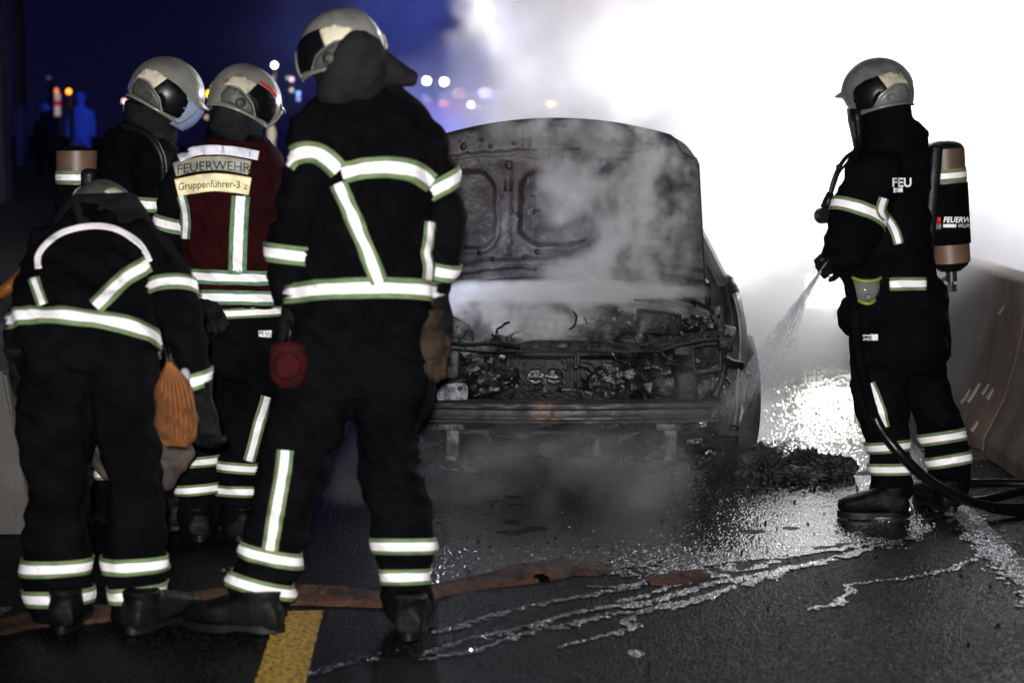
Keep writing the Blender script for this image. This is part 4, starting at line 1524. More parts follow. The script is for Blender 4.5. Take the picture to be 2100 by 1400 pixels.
# ---------------------------------------------------------------- concrete barriers
def barrier_piece(name, y0, y1, xs, mat, lab, prof, grp, mirror=1, join=0.0):
    c = Vector((xs, (y0 + y1) / 2, 0))
    r, inv = empty(name, c, 0, lab, 'barrier', grp)
    bm = bmesh.new()
    n = 40
    # finer profile
    pf = []
    for a, b in zip(prof, prof[1:]):
        for k in range(5):
            pf.append((a[0] + (b[0] - a[0]) * k / 5, a[1] + (b[1] - a[1]) * k / 5))
    pf.append(prof[-1])
    rows = []
    for i in range(n + 1):
        t = i / n
        y = y0 + (y1 - y0) * t
        cham = .022 * max(0, 1 - min(t, 1 - t) * (y1 - y0) / .03)
        row = []
        for (x, z) in pf:
            q = Vector((xs + mirror * x, y, z))
            nn = .004 * noise.noise(q * 5) + .0018 * noise.noise(q * 30)
            row.append(bm.verts.new(q + Vector((-mirror * nn + mirror * cham * (1 if x < .3 else -1), 0, -cham * (z > .7) + (nn if z > .1 else 0)))))
        rows.append(row)
    for a, b in zip(rows, rows[1:]):
        for j in range(len(pf) - 1):
            bm.faces.new((a[j], b[j], b[j + 1], a[j + 1]))
    bm.faces.new(rows[0])
    bm.faces.new(rows[-1][::-1])
    o = obj('concrete_body', bm, mat, r, True, inv)
    sharp(o, 40)
    return r, inv


def build_barriers():
    conc = material('dirty_concrete', (.14, .104, .074), .75, color2=(.055, .042, .032), nscale=3.2, thresh=(.38, .66), bump=.7, bscale=45, detail=8, stretch=(1, 1, .55))
    prof = [(0, 0), (.0, .07), (.035, .13), (.09, .24), (.14, .42), (.175, .62), (.195, .79), (.21, .8), (.37, .8), (.385, .79), (.40, .62), (.49, .24), (.58, .1), (.58, 0)]
    labs = ['nearest concrete barrier segment, only its foot in view at the right edge', 'concrete barrier segment with a black tyre scuff, at the right edge', 'concrete barrier segment fading into the smoke behind the scuffed one']
    scuffed = None
    for k, (a, b) in enumerate(((5.4, 9.30), (9.33, 13.2), (13.24, 17.2))):
        r, inv = barrier_piece('concrete_barrier', a, b, 2.21, conc, labs[k], prof, 'concrete barriers along the right side')
        if k == 1:
            scuffed = (r, inv)
    # scuffs on the second piece
    r, inv = scuffed
    bm = r.children[0].data
    tb = bmesh.new()
    tb.from_mesh(bm)
    tb.transform(inv.inverted())
    bv = BVHTree.FromBMesh(tb)
    tb.free()
    dark = material('rubber_scuff', (.018, .018, .018), .6)
    pale = material('pale_scrape', (.42, .38, .33), .7)
    px_strip(bv, [(1956, 781), (1972, 764), (1985, 738), (1992, 715), (1996, 692)], (12, 5), 9.9, inv, [dark, dark], r, name='tyre_scuff', rows=4, lift=.003, step=2, thick=.001)
    for (x, y, l, w) in ((1982, 810, 26, 7), (1999, 802, 34, 10), (2022, 797, 18, 7), (2032, 806, 18, 8), (2000, 872, 18, 9), (2055, 635, 14, 5), (2056, 790, 14, 4), (2070, 810, 16, 4), (2010, 690, 10, 3), (2040, 850, 10, 4)):
        px_strip(bv, [(x - l * .45, y + l * .62), (x, y), (x + l * .3, y - l * .5)], (w, w * .5), 9.9, inv, [pale, pale], r, name='scrape', rows=3, lift=.002, step=2, thick=.001)
    # left barrier, its end towards the camera
    lc = material('pale_concrete', (.085, .08, .075), .75, color2=(.07, .065, .06), nscale=4, bump=.6, bscale=50)
    r, inv = empty('concrete_barrier', (-2.15, 9.7, 0), 0, 'pale concrete barrier at the left edge, bluish on its near end', 'barrier')
    bm = bmesh.new()
    y0, y1 = 7.4, 12.0
    pts = [(-2.46, 0), (-2.42, .24), (-2.34, .62), (-1.90, .62), (-1.845, .24), (-1.80, 0)]
    a = [bm.verts.new((x, y0, z)) for x, z in pts]
    b = [bm.verts.new((x, y1, z)) for x, z in pts]
    for i in range(len(pts)):
        j = (i + 1) % len(pts)
        bm.faces.new((a[i], a[j], b[j], b[i]))
    bm.faces.new(a)
    bm.faces.new(b[::-1])
    bmesh.ops.bevel(bm, geom=[e for e in bm.edges], offset=.012, segments=2, affect='EDGES')
    obj('concrete_body', bm, lc, r, False, inv)
    # orange warning hose lying on the verge behind
    bm = bmesh.new()
    tube(bm, spline([P(-40, 612, 9.5), P(0, 600, 9.5), P(22, 585, 9.5), P(42, 566, 9.6), P(60, 548, 9.7), P(80, 560, 10)], 6), .03, 10)
    o = obj('orange_hose', bm, material('orange_rubber', (.30, .09, .01), .5), None, True)
    tag(o, 'orange hose arching over the left barrier', 'hose')


# ---------------------------------------------------------------- smoke
def smoke_volume(name, lo, hi, res, field, color=(.93, .93, .94), dens=1.0, aniso=.25, label=None):
    ng = bpy.data.node_groups.new(name, 'GeometryNodeTree')
    ng.interface.new_socket('Geometry', in_out='OUTPUT', socket_type='NodeSocketGeometry')
    N, L = ng.nodes, ng.links
    X.tree = ng
    vc = N.new('GeometryNodeVolumeCube')
    out = N.new('NodeGroupOutput')
    pos = N.new('GeometryNodeInputPosition').outputs[0]
    sep = N.new('ShaderNodeSeparateXYZ')
    L.new(pos, sep.inputs[0])
    x, y, z = (X(s) for s in sep.outputs)
    f = field(pos, x, y, z).mx(0.0)
    L.new(f.s, vc.inputs['Density'])
    vc.inputs['Min'].default_value = lo
    vc.inputs['Max'].default_value = hi
    for a, i in zip('XYZ', range(3)):
        vc.inputs['Resolution ' + a].default_value = max(4, int((hi[i] - lo[i]) / res))
    mat = bpy.data.materials.new(name)
    mat.use_nodes = True
    t = mat.node_tree
    t.nodes.clear()
    pv = t.nodes.new('ShaderNodeVolumePrincipled')
    mo = t.nodes.new('ShaderNodeOutputMaterial')
    t.links.new(pv.outputs[0], mo.inputs['Volume'])
    pv.inputs['Color'].default_value = (*color, 1)
    pv.inputs['Density'].default_value = dens
    pv.inputs['Anisotropy'].default_value = aniso
    sm = N.new('GeometryNodeSetMaterial')
    sm.inputs['Material'].default_value = mat
    L.new(vc.outputs[0], sm.inputs[0])
    L.new(sm.outputs[0], out.inputs[0])
    me = bpy.data.meshes.new(name)
    o = bpy.data.objects.new(name, me)
    COL.objects.link(o)
    md = o.modifiers.new('smoke', 'NODES')
    md.node_group = ng
    tag(o, label, 'smoke', kind='stuff')
    return o


def bump3(x, y, z, c, r):
    """1 in the middle of an ellipsoid, 0 outside"""
    d = (x - c[0]) * (1 / r[0])
    e = (y - c[1]) * (1 / r[1])
    g = (z - c[2]) * (1 / r[2])
    return (1 - (d * d + e * e + g * g)).mx(0)


def build_smoke():
    def f_main(pos, x, y, z):
        n = nz(pos, 1.15, 6, .55, .3)
        n2 = nz(pos, 2.9, 5, .55, .4, loc=(4, 7, 1))
        # ragged left face, leaning with height; thinner foot
        xl = -.16 + (n - .5) * 1.7 + (n2 - .5) * .95
        m = ss(x - xl - (1.35 - z).mx(0) * .75, -.02, .14)
        top = ss(z + n2 * .3, .05, .95)
        foot = ss(x, .8, 1.5) * (ss(y, 10.6, 11.6) * .15 + .36)
        right = ss(x, .9, 2.3)
        edge = ss(y + ss(x, 1.8, 2.3) * .5, 9.85, 10.5)
        b = (nz(pos, 1.9, 6, .6, .5, loc=(2, 8, 0)) - .31) * 2.8
        b = b.mx(.12) * (1 - right * .5) + right * .7
        wall = ss(y, 9.80, 10.05) * ss(y, 10.7, 10.3) * ss(x + (n2 - .5) * 1.2, 1.75, 2.15) * ss(z, 1.9, 1.1) * 2.2
        veil = bump3(x, y, z, (-.15, 12.3, 1.45), (1.0, 1.8, .62)) * ss(n, .35, .6) * .35
        d = m * (top + foot).mn(1) * b * edge * 1.15 + wall + veil
        return d
    smoke_volume('smoke_cloud', (-1.0, 9.7, .02), (5.2, 14.4, 4.6), .055, f_main, (.94, .91, .93), 1.0, .2, 'dense bright smoke rising behind the burnt car')

    def f_front(pos, x, y, z):
        n = nz(pos, 2.6, 6, .58, .6, loc=(1, 2, 0))
        w = ss(nz(pos, 3.4, 8, .68, 1.0, loc=(1, 2, 0)), .50, .63)
        hood = bump3(x, y, z, (.44, 9.0, 1.12), (.42, .34, .56)) * 10.0
        hood2 = bump3(x, y, z, (.62, 9.0, 1.34), (.24, .32, .40)) * 11.0
        hood3 = bump3(x, y, z, (.25, 8.95, 1.52), (.42, .25, .22)) * 5.0
        bay = bump3(x, y, z, (-.10, 8.9, .68), (.48, .30, .17)) * 18.0
        bay2 = bump3(x, y, z, (.30, 8.85, .66), (.60, .32, .17)) * 6.0
        gap = bump3(x, y, z, (.18, 9.22, .765), (.78, .12, .06)) * 32.0
        return (hood + hood2 + hood3 + bay + bay2) * w + gap * (w * .5 + .5)
    smoke_volume('engine_smoke', (-.75, 8.55, .42), (1.25, 9.32, 1.85), .022, f_front, (.96, .96, .98), 1.0, -.28, 'thin smoke drifting over the open bonnet')

    def f_low(pos, x, y, z):
        n = nz(pos, 2.2, 6, .6, .8, loc=(7, 2, 0))
        w = ss(n, .48, .68)
        a = bump3(x, y, z, (.10, 8.0, .05), (1.0, .5, .36)) * 1.5
        b = bump3(x, y, z, (.62, 8.1, .12), (.5, .4, .55)) * .8
        c = bump3(x, y, z, (1.15, 9.2, .3), (.45, .55, .75)) * 2.0
        return (a + b + c) * w
    smoke_volume('ground_smoke', (-1.0, 7.5, .01), (1.6, 9.75, .95), .03, f_low, (.93, .93, .95), 1.0, .0, 'faint smoke creeping over the road in front of the car')

    def f_blue(pos, x, y, z):
        n = nz(pos, .55, 6, .6, .8, loc=(3, 0, 9))
        m = ss(n, .47, .61)
        lowb = ss(z, 2.6, .8) * .3
        return m * ss(x, -3.4, -1.4) * .34 + lowb * ss(x, -1.6, -.4) * .12 + .0015
    smoke_volume('blue_lit_smoke', (-7.5, 19.5, .02), (4.0, 27, 8.5), .14, f_blue, (.9, .92, .96), 1.0, .0, 'thin drifting smoke lit by blue beacons in the back')


def build_spray():
    """water from the nozzle: fine streaks and drops in a widening cone"""
    m = material('spray_water', (.70, .72, .77), .12, alpha=.22, spec=1)
    rnd = random.Random(11)
    o0 = P(1690, 546, 7.66)
    a = P(1530, 800, 8.35)
    d0 = (a - o0)
    bm = bmesh.new()
    for k in range(9000):
        t = rnd.random() ** .75
        ang = rnd.uniform(0, 6.283)
        rr = rnd.random() ** .6 * (.006 + .20 * t ** 1.3)
        s = Vector((.85, .0, .52)) * math.cos(ang) + Vector((0, 1, 0)) * math.sin(ang)
        p = o0 + d0 * t + s * rr + Vector((0, 0, -.10 * t * t + .06 * t))
        v = (d0.normalized() + s * rr / (.25 + t) * .6 + Vector((0, 0, -.35 * t))).normalized()
        ln = rnd.uniform(.012, .055) * (1.1 - .5 * t)
        w = rnd.uniform(.0002, .0006)
        if rnd.random() < .25:
            ln = w * 2.2
            w *= 1.5
        u, q = frame(v)
        e = [bm.verts.new(p - v * ln), bm.verts.new(p + v * ln)]
        mid = [bm.verts.new(p + u * w), bm.verts.new(p - u * w * .5 + q * w * .87), bm.verts.new(p - u * w * .5 - q * w * .87)]
        for i in range(3):
            bm.faces.new((e[0], mid[i], mid[(i + 1) % 3]))
            bm.faces.new((e[1], mid[(i + 1) % 3], mid[i]))
    tag(obj('water_spray', bm, m, None, False), 'spray of water fanning from the nozzle down to the burnt car', 'water', kind='stuff')
    # splashing drops on the road
    bm = bmesh.new()
    for k in range(160):
        p = G(rnd.gauss(1690, 60), rnd.gauss(975, 28)) + Vector((0, 0, abs(rnd.gauss(0, .05)) + .006))
        bmesh.ops.create_icosphere(bm, subdivisions=1, radius=rnd.uniform(.0008, .0018), matrix=Matrix.Translation(p))
    tag(obj('splashing_drops', bm, m, None, False), 'drops splashing off the debris by the car', 'water', kind='stuff')


def build_hose():
    r, inv = empty('fire_hose', G(1960, 1010), 0, 'black hose running past the legs of the nozzle man and off to the right', 'hose')
    bm = bmesh.new()
    pts = [P(1712, 545, 7.72), P(1738, 575, 7.66), P(1752, 640, 7.60), P(1762, 720, 7.58), P(1778, 800, 7.58), P(1800, 868, 7.56), P(1845, 928, 7.52), P(1905, 985, 7.55), P(1965, 1018, 7.62), P(2030, 1038, 7.70), P(2120, 1040, 7.80), P(2260, 1030, 7.9)]
    sp = spline(pts, 8)
    tube(bm, sp[38:], .020, 14)
    obj('hose_line', bm, M['rubberw'], r, True, inv)
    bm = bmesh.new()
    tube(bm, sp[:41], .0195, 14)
    obj('hose_upper_shaded', bm, M['cloth'], r, True, inv)  # upper run of the same hose, shade put in as a darker material
    bm = bmesh.new()
    tube(bm, spline([P(2260, 1050, 7.78), P(2100, 1050, 7.76), P(2030, 1042, 7.70)], 8), .018, 12)
    tube(bm, spline([P(1905, 1002, 8.25), P(1960, 992, 8.4), P(2060, 990, 8.45), P(2200, 996, 8.4)], 8), .020, 12)
    tube(bm, spline([P(1905, 1002, 8.25), P(1915, 1018, 8.12), P(1950, 1028, 8.05), P(2010, 1026, 8.06), P(2070, 1012, 8.2), P(2180, 990, 8.5)], 8), .020, 12)
    obj('hose_loop', bm, M['rubberw'], r, True, inv)
    b = bmesh.new()
    a, e = P(1689, 546, 7.66), P(1722, 518, 7.76)
    d = (e - a).normalized()
    s, t = frame(d)
    loft(b, [(a, s * .024, t * .024), (a + d * .02, s * .026, t * .026), (a + d * .03, s * .018, t * .018), (a + d * .09, s * .018, t * .018), (a + d * .10, s * .028, t * .028), (a + d * .14, s * .026, t * .026), (a + d * .17, s * .018, t * .018)], 20, 2.0)
    r2, inv2 = empty('nozzle', e, 0, 'black nozzle in the gloves of the man spraying water', 'nozzle')
    sharp(obj('nozzle_body', b, M['rubber'], r2, True, inv2))
    b = bmesh.new()
    tube(b, [a + d * .12, a + d * .13 + Vector((0, 0, .05)), a + d * .17 + Vector((0, 0, .06))], .006, 8)
    obj('lever', b, M['metald'], r2, True, inv2)


M['rubberw'] = material('wet_black_rubber', (.004, .004, .004), .3, bump=.15, bscale=40, spec=.35)

# ---------------------------------------------------------------- burnt car
def build_car():
    CX, CY, YAW = .186, 8.44, R(-3.0)
    root, inv = empty('burnt_car', (CX, CY, 0), YAW, 'burnt out car with its bonnet up, front stripped to the bare metal', 'car')
    MW = inv.inverted()

    def C(px, py, yl):
        """pixel -> car coordinates at local depth yl"""
        Y = CY + yl
        for _ in range(3):
            p = inv @ P(px, py, Y)
            Y += (yl - p.y)
        return inv @ P(px, py, Y)
    V = Vector
    burnt = material('burnt_sheet_metal', (.030, .028, .030), .42, .25, color2=(.014, .013, .014), nscale=7, thresh=(.40, .62), rough2=.6, bump=.5, bscale=60, detail=9)
    soot = material('sooty_metal', (.004, .004, .0045), .42, .1, spec=.25, color2=(.011, .011, .012), nscale=12, thresh=(.5, .7), bump=.6, bscale=50, detail=8)
    pale = material('scorched_pale_metal', (.055, .055, .058), .4, .3, color2=(.009, .009, .010), nscale=16, thresh=(.45, .6), rough2=.6, bump=.5, bscale=70, detail=8)
    bare = material('bare_wet_metal', (.040, .040, .043), .45, .3, spec=.35, color2=(.012, .012, .012), nscale=16, thresh=(.46, .66), rough2=.65, bump=.25, bscale=40, detail=9, stretch=(.6, 1, .8))
    hoodm = material('burnt_bonnet_metal', (.082, .078, .086), .5, .2, color2=(.020, .019, .022), nscale=5.5, thresh=(.40, .64), rough2=.65, bump=.5, bscale=45, detail=10)
    # speckled soot and pale ash over the bonnet
    t = hoodm.node_tree
    X.tree = t
    b = t.nodes['Principled BSDF']
    vec = t.nodes.new('ShaderNodeTexCoord').outputs['Object']
    base = b.inputs['Base Color'].links[0].from_socket
    f1 = ss(nz(vec, 17, 8, .72, 1.4), .565, .63)
    f2 = ss(nz(vec, 9, 9, .74, 1.2, loc=(5, 5, 5)), .59, .66)
    f3 = ss(nz(vec, 2.5, 5, .6, loc=(9, 1, 5)), .46, .62)
    cur = base
    for f, c in ((f3 * .8, (.040, .030, .033, 1)), (f1, (.007, .0065, .007, 1)), (f2 * .7, (.19, .185, .185, 1))):
        mix = t.nodes.new('ShaderNodeMix')
        mix.data_type = 'RGBA'
        t.links.new(f.s, mix.inputs[0])
        t.links.new(cur, mix.inputs[6])
        mix.inputs[7].default_value = c
        cur = mix.outputs[2]
    t.links.new(cur, b.inputs['Base Color'])

    def part(name, bm, mt, smooth=True, parent=None, ang=40, norm=True):
        o = obj(name, bm, mt, parent or root, smooth, None, norm=norm)
        if smooth:
            sharp(o, ang)
        return o

    # ---- bonnet
    def hood_pt(u, v, off=0.0):
        yt = 245 + 42 * abs(u) ** 2.0 + 26 * max(0, (abs(u) - .9) / .1) ** 2
        yb = 566 + 58 * abs(u) ** 2.6
        hw = 306 - 16 * v - 30 * max(0, (v - .91) / .09) ** 3
        px = 1140 + u * hw
        py = yb + (yt - yb) * (v - .10 * max(0, abs(u) - .86) / .14 * 0)
        return C(px, py, .92 - .13 * v - .045 * u * u - off), px, py

    def rr_(px, py, x0, x1, y0, y1, r):
        dx = max(x0 + r - px, 0, px - (x1 - r))
        dy = max(y0 + r - py, 0, py - (y1 - r))
        return math.hypot(dx, dy) - r      # signed distance in px (negative inside, roughly)

    def relief(px, py):
        h = 0.0
        wx = noise.noise(V((px * .035, py * .035, 7))) * 4.5
        px, py = px + wx, py + noise.noise(V((px * .03, py * .03, 11))) * 4.5
        for (x0, x1, y0, y1, r) in ((1070, 1210, 354, 500, 34), (905, 1014, 354, 508, 36), (1266, 1376, 354, 508, 36)):
            d = rr_(px, py, x0, x1, y0, y1, r)
            h -= .034 * (1 - min(1, max(0, (d + 4) / 9)))
            h += .006 * math.exp(-((d - 9) / 5) ** 2)
        # transverse step under the front lip
        yb = 308 + 24 * ((px - 1140) / 300) ** 2
        h += .022 * (1 - 1 / (1 + math.exp(-(yb - py) / 2.4))) - .008 * math.exp(-((py - yb - 10) / 7) ** 2)
        # folded lip at the lower edge
        y2 = 528 + 26 * ((px - 1140) / 300) ** 2
        h -= .018 / (1 + math.exp(-(py - y2) / 2.0))
        h += .012 * math.exp(-((py - y2 - 18) / 4) ** 2)
        # ribs between the openings
        for xc in (1041, 1239):
            h += .012 * math.exp(-((px - xc) / 11) ** 2) * (py > 330) * (py < 520)
        for (x, y, r) in ((1044, 337, 8), (950, 304, 6), (988, 287, 4), (1140, 342, 4), (1236, 337, 8), (1004, 300, 3), (1055, 292, 4), (985, 520, 5), (1080, 525, 5), (1100, 515, 5), (1010, 530, 4), (1330, 300, 6), (1290, 525, 5), (1340, 528, 5)):
            d = math.hypot(px - x, py - y)
            h -= .045 * (1 - min(1, max(0, (d - r * .75) / 2)))
        # U shaped stamping
        for (x0, x1, y0, y1) in ((1034, 1037, 372, 392), (1048, 1051, 372, 392), (1034, 1051, 388, 392), (1072, 1076, 262, 300), (1086, 1090, 262, 300), (1094, 1118, 430, 433), (1094, 1097, 430, 440)):
            if x0 <= px <= x1 and y0 <= py <= y1:
                h -= .012
        h += .0035 * noise.noise(V((px * .03, py * .03, 0))) + .0016 * noise.noise(V((px * .14, py * .14, 2)))
        return h
    bm = bmesh.new()
    NU, NV = 300, 190
    g = []
    for i in range(NU + 1):
        u = -1 + 2 * i / NU
        row = []
        for j in range(NV + 1):
            v = j / NV
            p, px, py = hood_pt(u, v)
            p.y -= relief(px, py)
            row.append(bm.verts.new(p))
        g.append(row)
    for i in range(NU):
        for j in range(NV):
            bm.faces.new((g[i][j], g[i + 1][j], g[i + 1][j + 1], g[i][j + 1]))
    bonnet = part('bonnet', bm, hoodm, norm=False)
    bm = bmesh.new()
    g = []
    for i in range(41):
        u = -1 + 2 * i / 40
        row = []
        for j in range(25):
            v = j / 24
            p, px, py = hood_pt(u * 1.004, v * 1.006 - .003)
            e = min(1 - abs(u), v, 1 - v)
            p.y += .010 + .045 * min(1, e * 8)
            row.append(bm.verts.new(p))
        g.append(row)
    for i in range(40):
        for j in range(24):
            bm.faces.new((g[i][j], g[i][j + 1], g[i + 1][j + 1], g[i + 1][j]))
    part('outer_skin', bm, burnt, parent=bonnet, norm=False)
    # rolled edge joining both skins
    bm = bmesh.new()
    loop = [hood_pt(-1 + 2 * i / 40, 0)[0] for i in range(41)] + [hood_pt(1, j / 24)[0] for j in range(1, 25)] + [hood_pt(1 - 2 * i / 40, 1)[0] for i in range(1, 41)] + [hood_pt(-1, 1 - j / 24)[0] for j in range(1, 25)]
    tube(bm, [p + V((0, .008, 0)) for p in loop], .009, 6, False)
    part('rolled_edge', bm, burnt, parent=bonnet)
    for sx, px in ((-1, 870), (1, 1418)):
        bm = bmesh.new()
        tube(bm, [C(px, 600, .93), C(px + sx * 6, 622, .97), C(px + sx * 4, 648, .9)], .012, 8)
        box(bm, C(px, 604, .93), (.05, .02, .06), None, .004)
        part('hinge', bm, soot, parent=bonnet)
    bm = bmesh.new()
    q = C(1140, 320, .74)
    tube(bm, [q + V((-.03, 0, 0)), q + V((-.03, -.03, -.03)), q + V((.03, -.03, -.03)), q + V((.03, 0, 0))], .005, 6)
    part('latch_striker', bm, pale, parent=bonnet)

    # ---- body sides, roof, pillars.  Car: half width .86, length 4.2
    HW = .865

    def side_pt(sx, y, s):
        """s 0 sill .. 1 window line"""
        z0, z1 = .20, .80 + .02 * math.sin(max(0, y - .6))
        z = z0 + (z1 - z0) * s
        x = HW - .05 * (1 - s) ** 2 - .055 * s ** 3 - .30 * max(0, (.55 - y) / .55) ** 2.2 - .075 * min(1, max(0, (y - 1.1) / 1.2))
        wob = .010 * noise.noise(V((y * 4, z * 6, sx)))
        return V((sx * (x + wob), y, z))
    for sx in (-1, 1):
        def panel(nm, ya, yb, n, s0=0.0, wheel=None):
            bm = bmesh.new()
            g = []
            ns = 18
            for i in range(n + 1):
                y = ya + (yb - ya) * i / n
                row = []
                for j in range(ns + 1):
                    s = s0 + (1 - s0) * j / ns
                    p = side_pt(sx, y, s)
                    if wheel is not None:
                        d = math.hypot(y - wheel, p.z - .30)
                        if d < .37:
                            k = .37 / max(d, .02)
                            # push the vertices out of the wheel opening
                            p.z = .30 + (p.z - .30) * k if p.z > .30 else p.z
                            if p.z <= .30:
                                p.y = wheel + math.copysign(.37, y - wheel)
                            else:
                                p.y = wheel + (y - wheel) * (.37 / max(d, .02)) * .98 + (y - wheel) * .0
                            p.z = min(p.z, .79)
                    row.append(bm.verts.new(p))
                g.append(row)
            for i in range(n):
                for j in range(ns):
                    f = (g[i][j], g[i + 1][j], g[i + 1][j + 1], g[i][j + 1])
                    bm.faces.new(f)
            o = part(nm, bm, panelm)
            md = o.modifiers.new('thickness', 'SOLIDIFY')
            md.thickness = .012
            return o
        panelm = sidem
        panel('front_wing', .34, 1.28, 40, 0, .78)
        panel('front_door', 1.29, 2.26, 18)
        panel('rear_door', 2.27, 3.0, 14)
        panel('rear_wing', 3.01, 4.1, 40, 0, 3.38)
        # pillars and roof rail
        bm = bmesh.new()
        tube(bm, spline([(sx * .765, 1.12, .79), (sx * .66, 1.42, 1.0), (sx * .53, 1.78, 1.22), (sx * .47, 2.2, 1.33), (sx * .47, 2.9, 1.33), (sx * .50, 3.5, 1.22), (sx * .68, 3.95, .84)], 6), .032, 8)
        part('roof_rail', bm, panelm)
        bm = bmesh.new()
        tube(bm, [(sx * .78, 2.27, .79), (sx * .60, 2.28, 1.1), (sx * .48, 2.3, 1.32)], .035, 8)
        part('door_pillar', bm, panelm)
    bm = bmesh.new()
    g = []
    for i in range(17):
        x = -.49 + .98 * i / 16
        row = []
        for j in range(13):
            y = 1.85 + 1.65 * j / 12
            z = 1.33 + .07 * (1 - (x / .49) ** 2) + .03 * math.sin(math.pi * j / 12) - .10 * max(0, (j - 9) / 3) ** 2 + .01 * noise.noise(V((x * 4, y * 4, 0)))
            row.append(bm.verts.new((x, y, z)))
        g.append(row)
    for i in range(16):
        for j in range(12):
            bm.faces.new((g[i][j], g[i + 1][j], g[i + 1][j + 1], g[i][j + 1]))
    o = part('roof', bm, sidem)
    o.modifiers.new('thickness', 'SOLIDIFY').thickness = .015
    bm = bmesh.new()
    box(bm, (0, 4.08, .52), (1.5, .06, .6), None, .02)
    part('tailgate', bm, sidem)
    bm = bmesh.new()
    box(bm, (0, 2.3, .24), (1.5, 3.2, .05))
    part('floor_pan', bm, soot)
    for sx in (-1, 1):
        bm = bmesh.new()
        box(bm, (sx * .36, 2.1, .42), (.42, .45, .10), None, .02)
        box(bm, (sx * .36, 2.36, .75), (.42, .05, .62), Euler((-.25, 0, 0)), .02)
        part('seat_frame', bm, soot)
    bm = bmesh.new()
    box(bm, (0, 1.38, .70), (1.44, .22, .16), None, .03)
    part('dashboard_frame', bm, soot)

    # ---- wheels
    def wheel(sx, y, steer=0.0):
        c = V((sx * .80, y, .285))
        e = bpy.data.objects.new('wheel', None)
        COL.objects.link(e)
        e.parent = root
        e.location = c
        bm = bmesh.new()
        prof = [(-.085, .20), (-.095, .24), (-.085, .275), (-.05, .287), (.05, .287), (.085, .275), (.095, .24), (.085, .20)]
        n = 40
        g = []
        for i in range(n):
            a = 2 * math.pi * i / n
            row = []
            for (x, r) in prof:
                q = V((x, math.cos(a) * r, math.sin(a) * r))
                k = 1 + .03 * noise.noise(q * 9 + V((sx, y, 0)))
                q = V((x, q.y * k, q.z * k))
                if q.z < -.27: q.z = -.283
                row.append(bm.verts.new(q))
            g.append(row)
        for i in range(n):
            for j in range(len(prof) - 1):
                bm.faces.new((g[i][j], g[(i + 1) % n][j], g[(i + 1) % n][j + 1], g[i][j + 1]))
        o = obj('tyre', bm, [charred], e, True)
        bm = bmesh.new()
        cyl(bm, (sx * .06, 0, 0), (1, 0, 0), .205, .02, 28)
        for k in range(5):
            a = 2 * math.pi * k / 5
            box(bm, (sx * .075, math.cos(a) * .10, math.sin(a) * .10), (.02, .06, .17), Euler((-(math.pi / 2 - a), 0, 0)), .006)
        cyl(bm, (sx * .08, 0, 0), (1, 0, 0), .05, .03, 16)
        sharp(obj('rim', bm, [pale], e, True))
        e.rotation_euler = (0, 0, steer)
        bm = bmesh.new()
        return e
    charred = material('charred_tyre', (.012, .012, .012), .6, color2=(.045, .045, .046), nscale=9, bump=.8, bscale=40)
    for sx in (-1, 1):
        wheel(sx, .78, R(5))
        wheel(sx, 3.38)

    # ---- bumper beam: a long ribbed section
    bm = bmesh.new()
    prof = [(.05, 822), (.0, 824), (-.012, 828), (-.012, 832), (.012, 834), (.012, 838), (-.008, 841), (-.012, 848), (-.008, 855), (.012, 857), (.012, 860), (-.006, 862), (-.004, 867), (.05, 869)]
    rows = []
    n = 90
    for i in range(n + 1):
        t = i / n
        px = 806 + (1474 - 806) * t
        arc = .10 * (2 * t - 1) ** 2
        sag = 3 * math.sin(t * 3) - 2
        row = []
        for (dy, py) in prof:
            q = C(px, py + sag - 2 * abs(2 * t - 1), arc)
            q.y += dy + .0025 * noise.noise(V((px * .05, py * .2, 0)))
            q.z += .0015 * noise.noise(V((px * .11, py * .1, 4)))
            row.append(bm.verts.new(q))
        rows.append(row)
    for a, b in zip(rows, rows[1:]):
        for j in range(len(prof) - 1):
            bm.faces.new((a[j], b[j], b[j + 1], a[j + 1]))
    bm.faces.new(rows[0]); bm.faces.new(rows[-1][::-1])
    t2 = bare.node_tree
    X.tree = t2
    bb = t2.nodes['Principled BSDF']
    tc = t2.nodes.new('ShaderNodeTexCoord').outputs['Object']
    sp = t2.nodes.new('ShaderNodeSeparateXYZ')
    t2.links.new(tc, sp.inputs[0])
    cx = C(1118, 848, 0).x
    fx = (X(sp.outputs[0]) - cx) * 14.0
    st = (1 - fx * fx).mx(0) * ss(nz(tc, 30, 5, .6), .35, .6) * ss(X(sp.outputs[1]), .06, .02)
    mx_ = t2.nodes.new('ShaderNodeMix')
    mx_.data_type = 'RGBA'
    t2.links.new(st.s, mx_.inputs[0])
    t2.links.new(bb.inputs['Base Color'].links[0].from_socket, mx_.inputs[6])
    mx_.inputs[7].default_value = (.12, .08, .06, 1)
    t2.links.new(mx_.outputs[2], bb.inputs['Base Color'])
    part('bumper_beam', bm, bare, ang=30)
    
    # crash brackets below and on the beam
    for px, w in ((926, 1.0), (1372, .95)):
        bm = bmesh.new()
        box(bm, C(px, 874, .03), (.115 * w, .05, .03), None, .006)
        box(bm, C(px + 3, 905, .04), (.058 * w, .04, .125), None, .006)
        box(bm, C(px, 938, .035), (.05 * w, .05, .022), None, .004)
        cyl(bm, C(px, 874, .0), (0, 1, 0), .012, .03, 12)
        part('crash_bracket', bm, pale)
    # block with a hole on the beam at the left
    bm = bmesh.new()
    prof2 = [(896, 820), (896, 800), (908, 788), (952, 784), (960, 792), (959, 820)]
    a = [bm.verts.new(C(x, y, .06)) for x, y in prof2]
    b2 = [bm.verts.new(C(x, y, .20)) for x, y in prof2]
    bm.faces.new(a); bm.faces.new(b2[::-1])
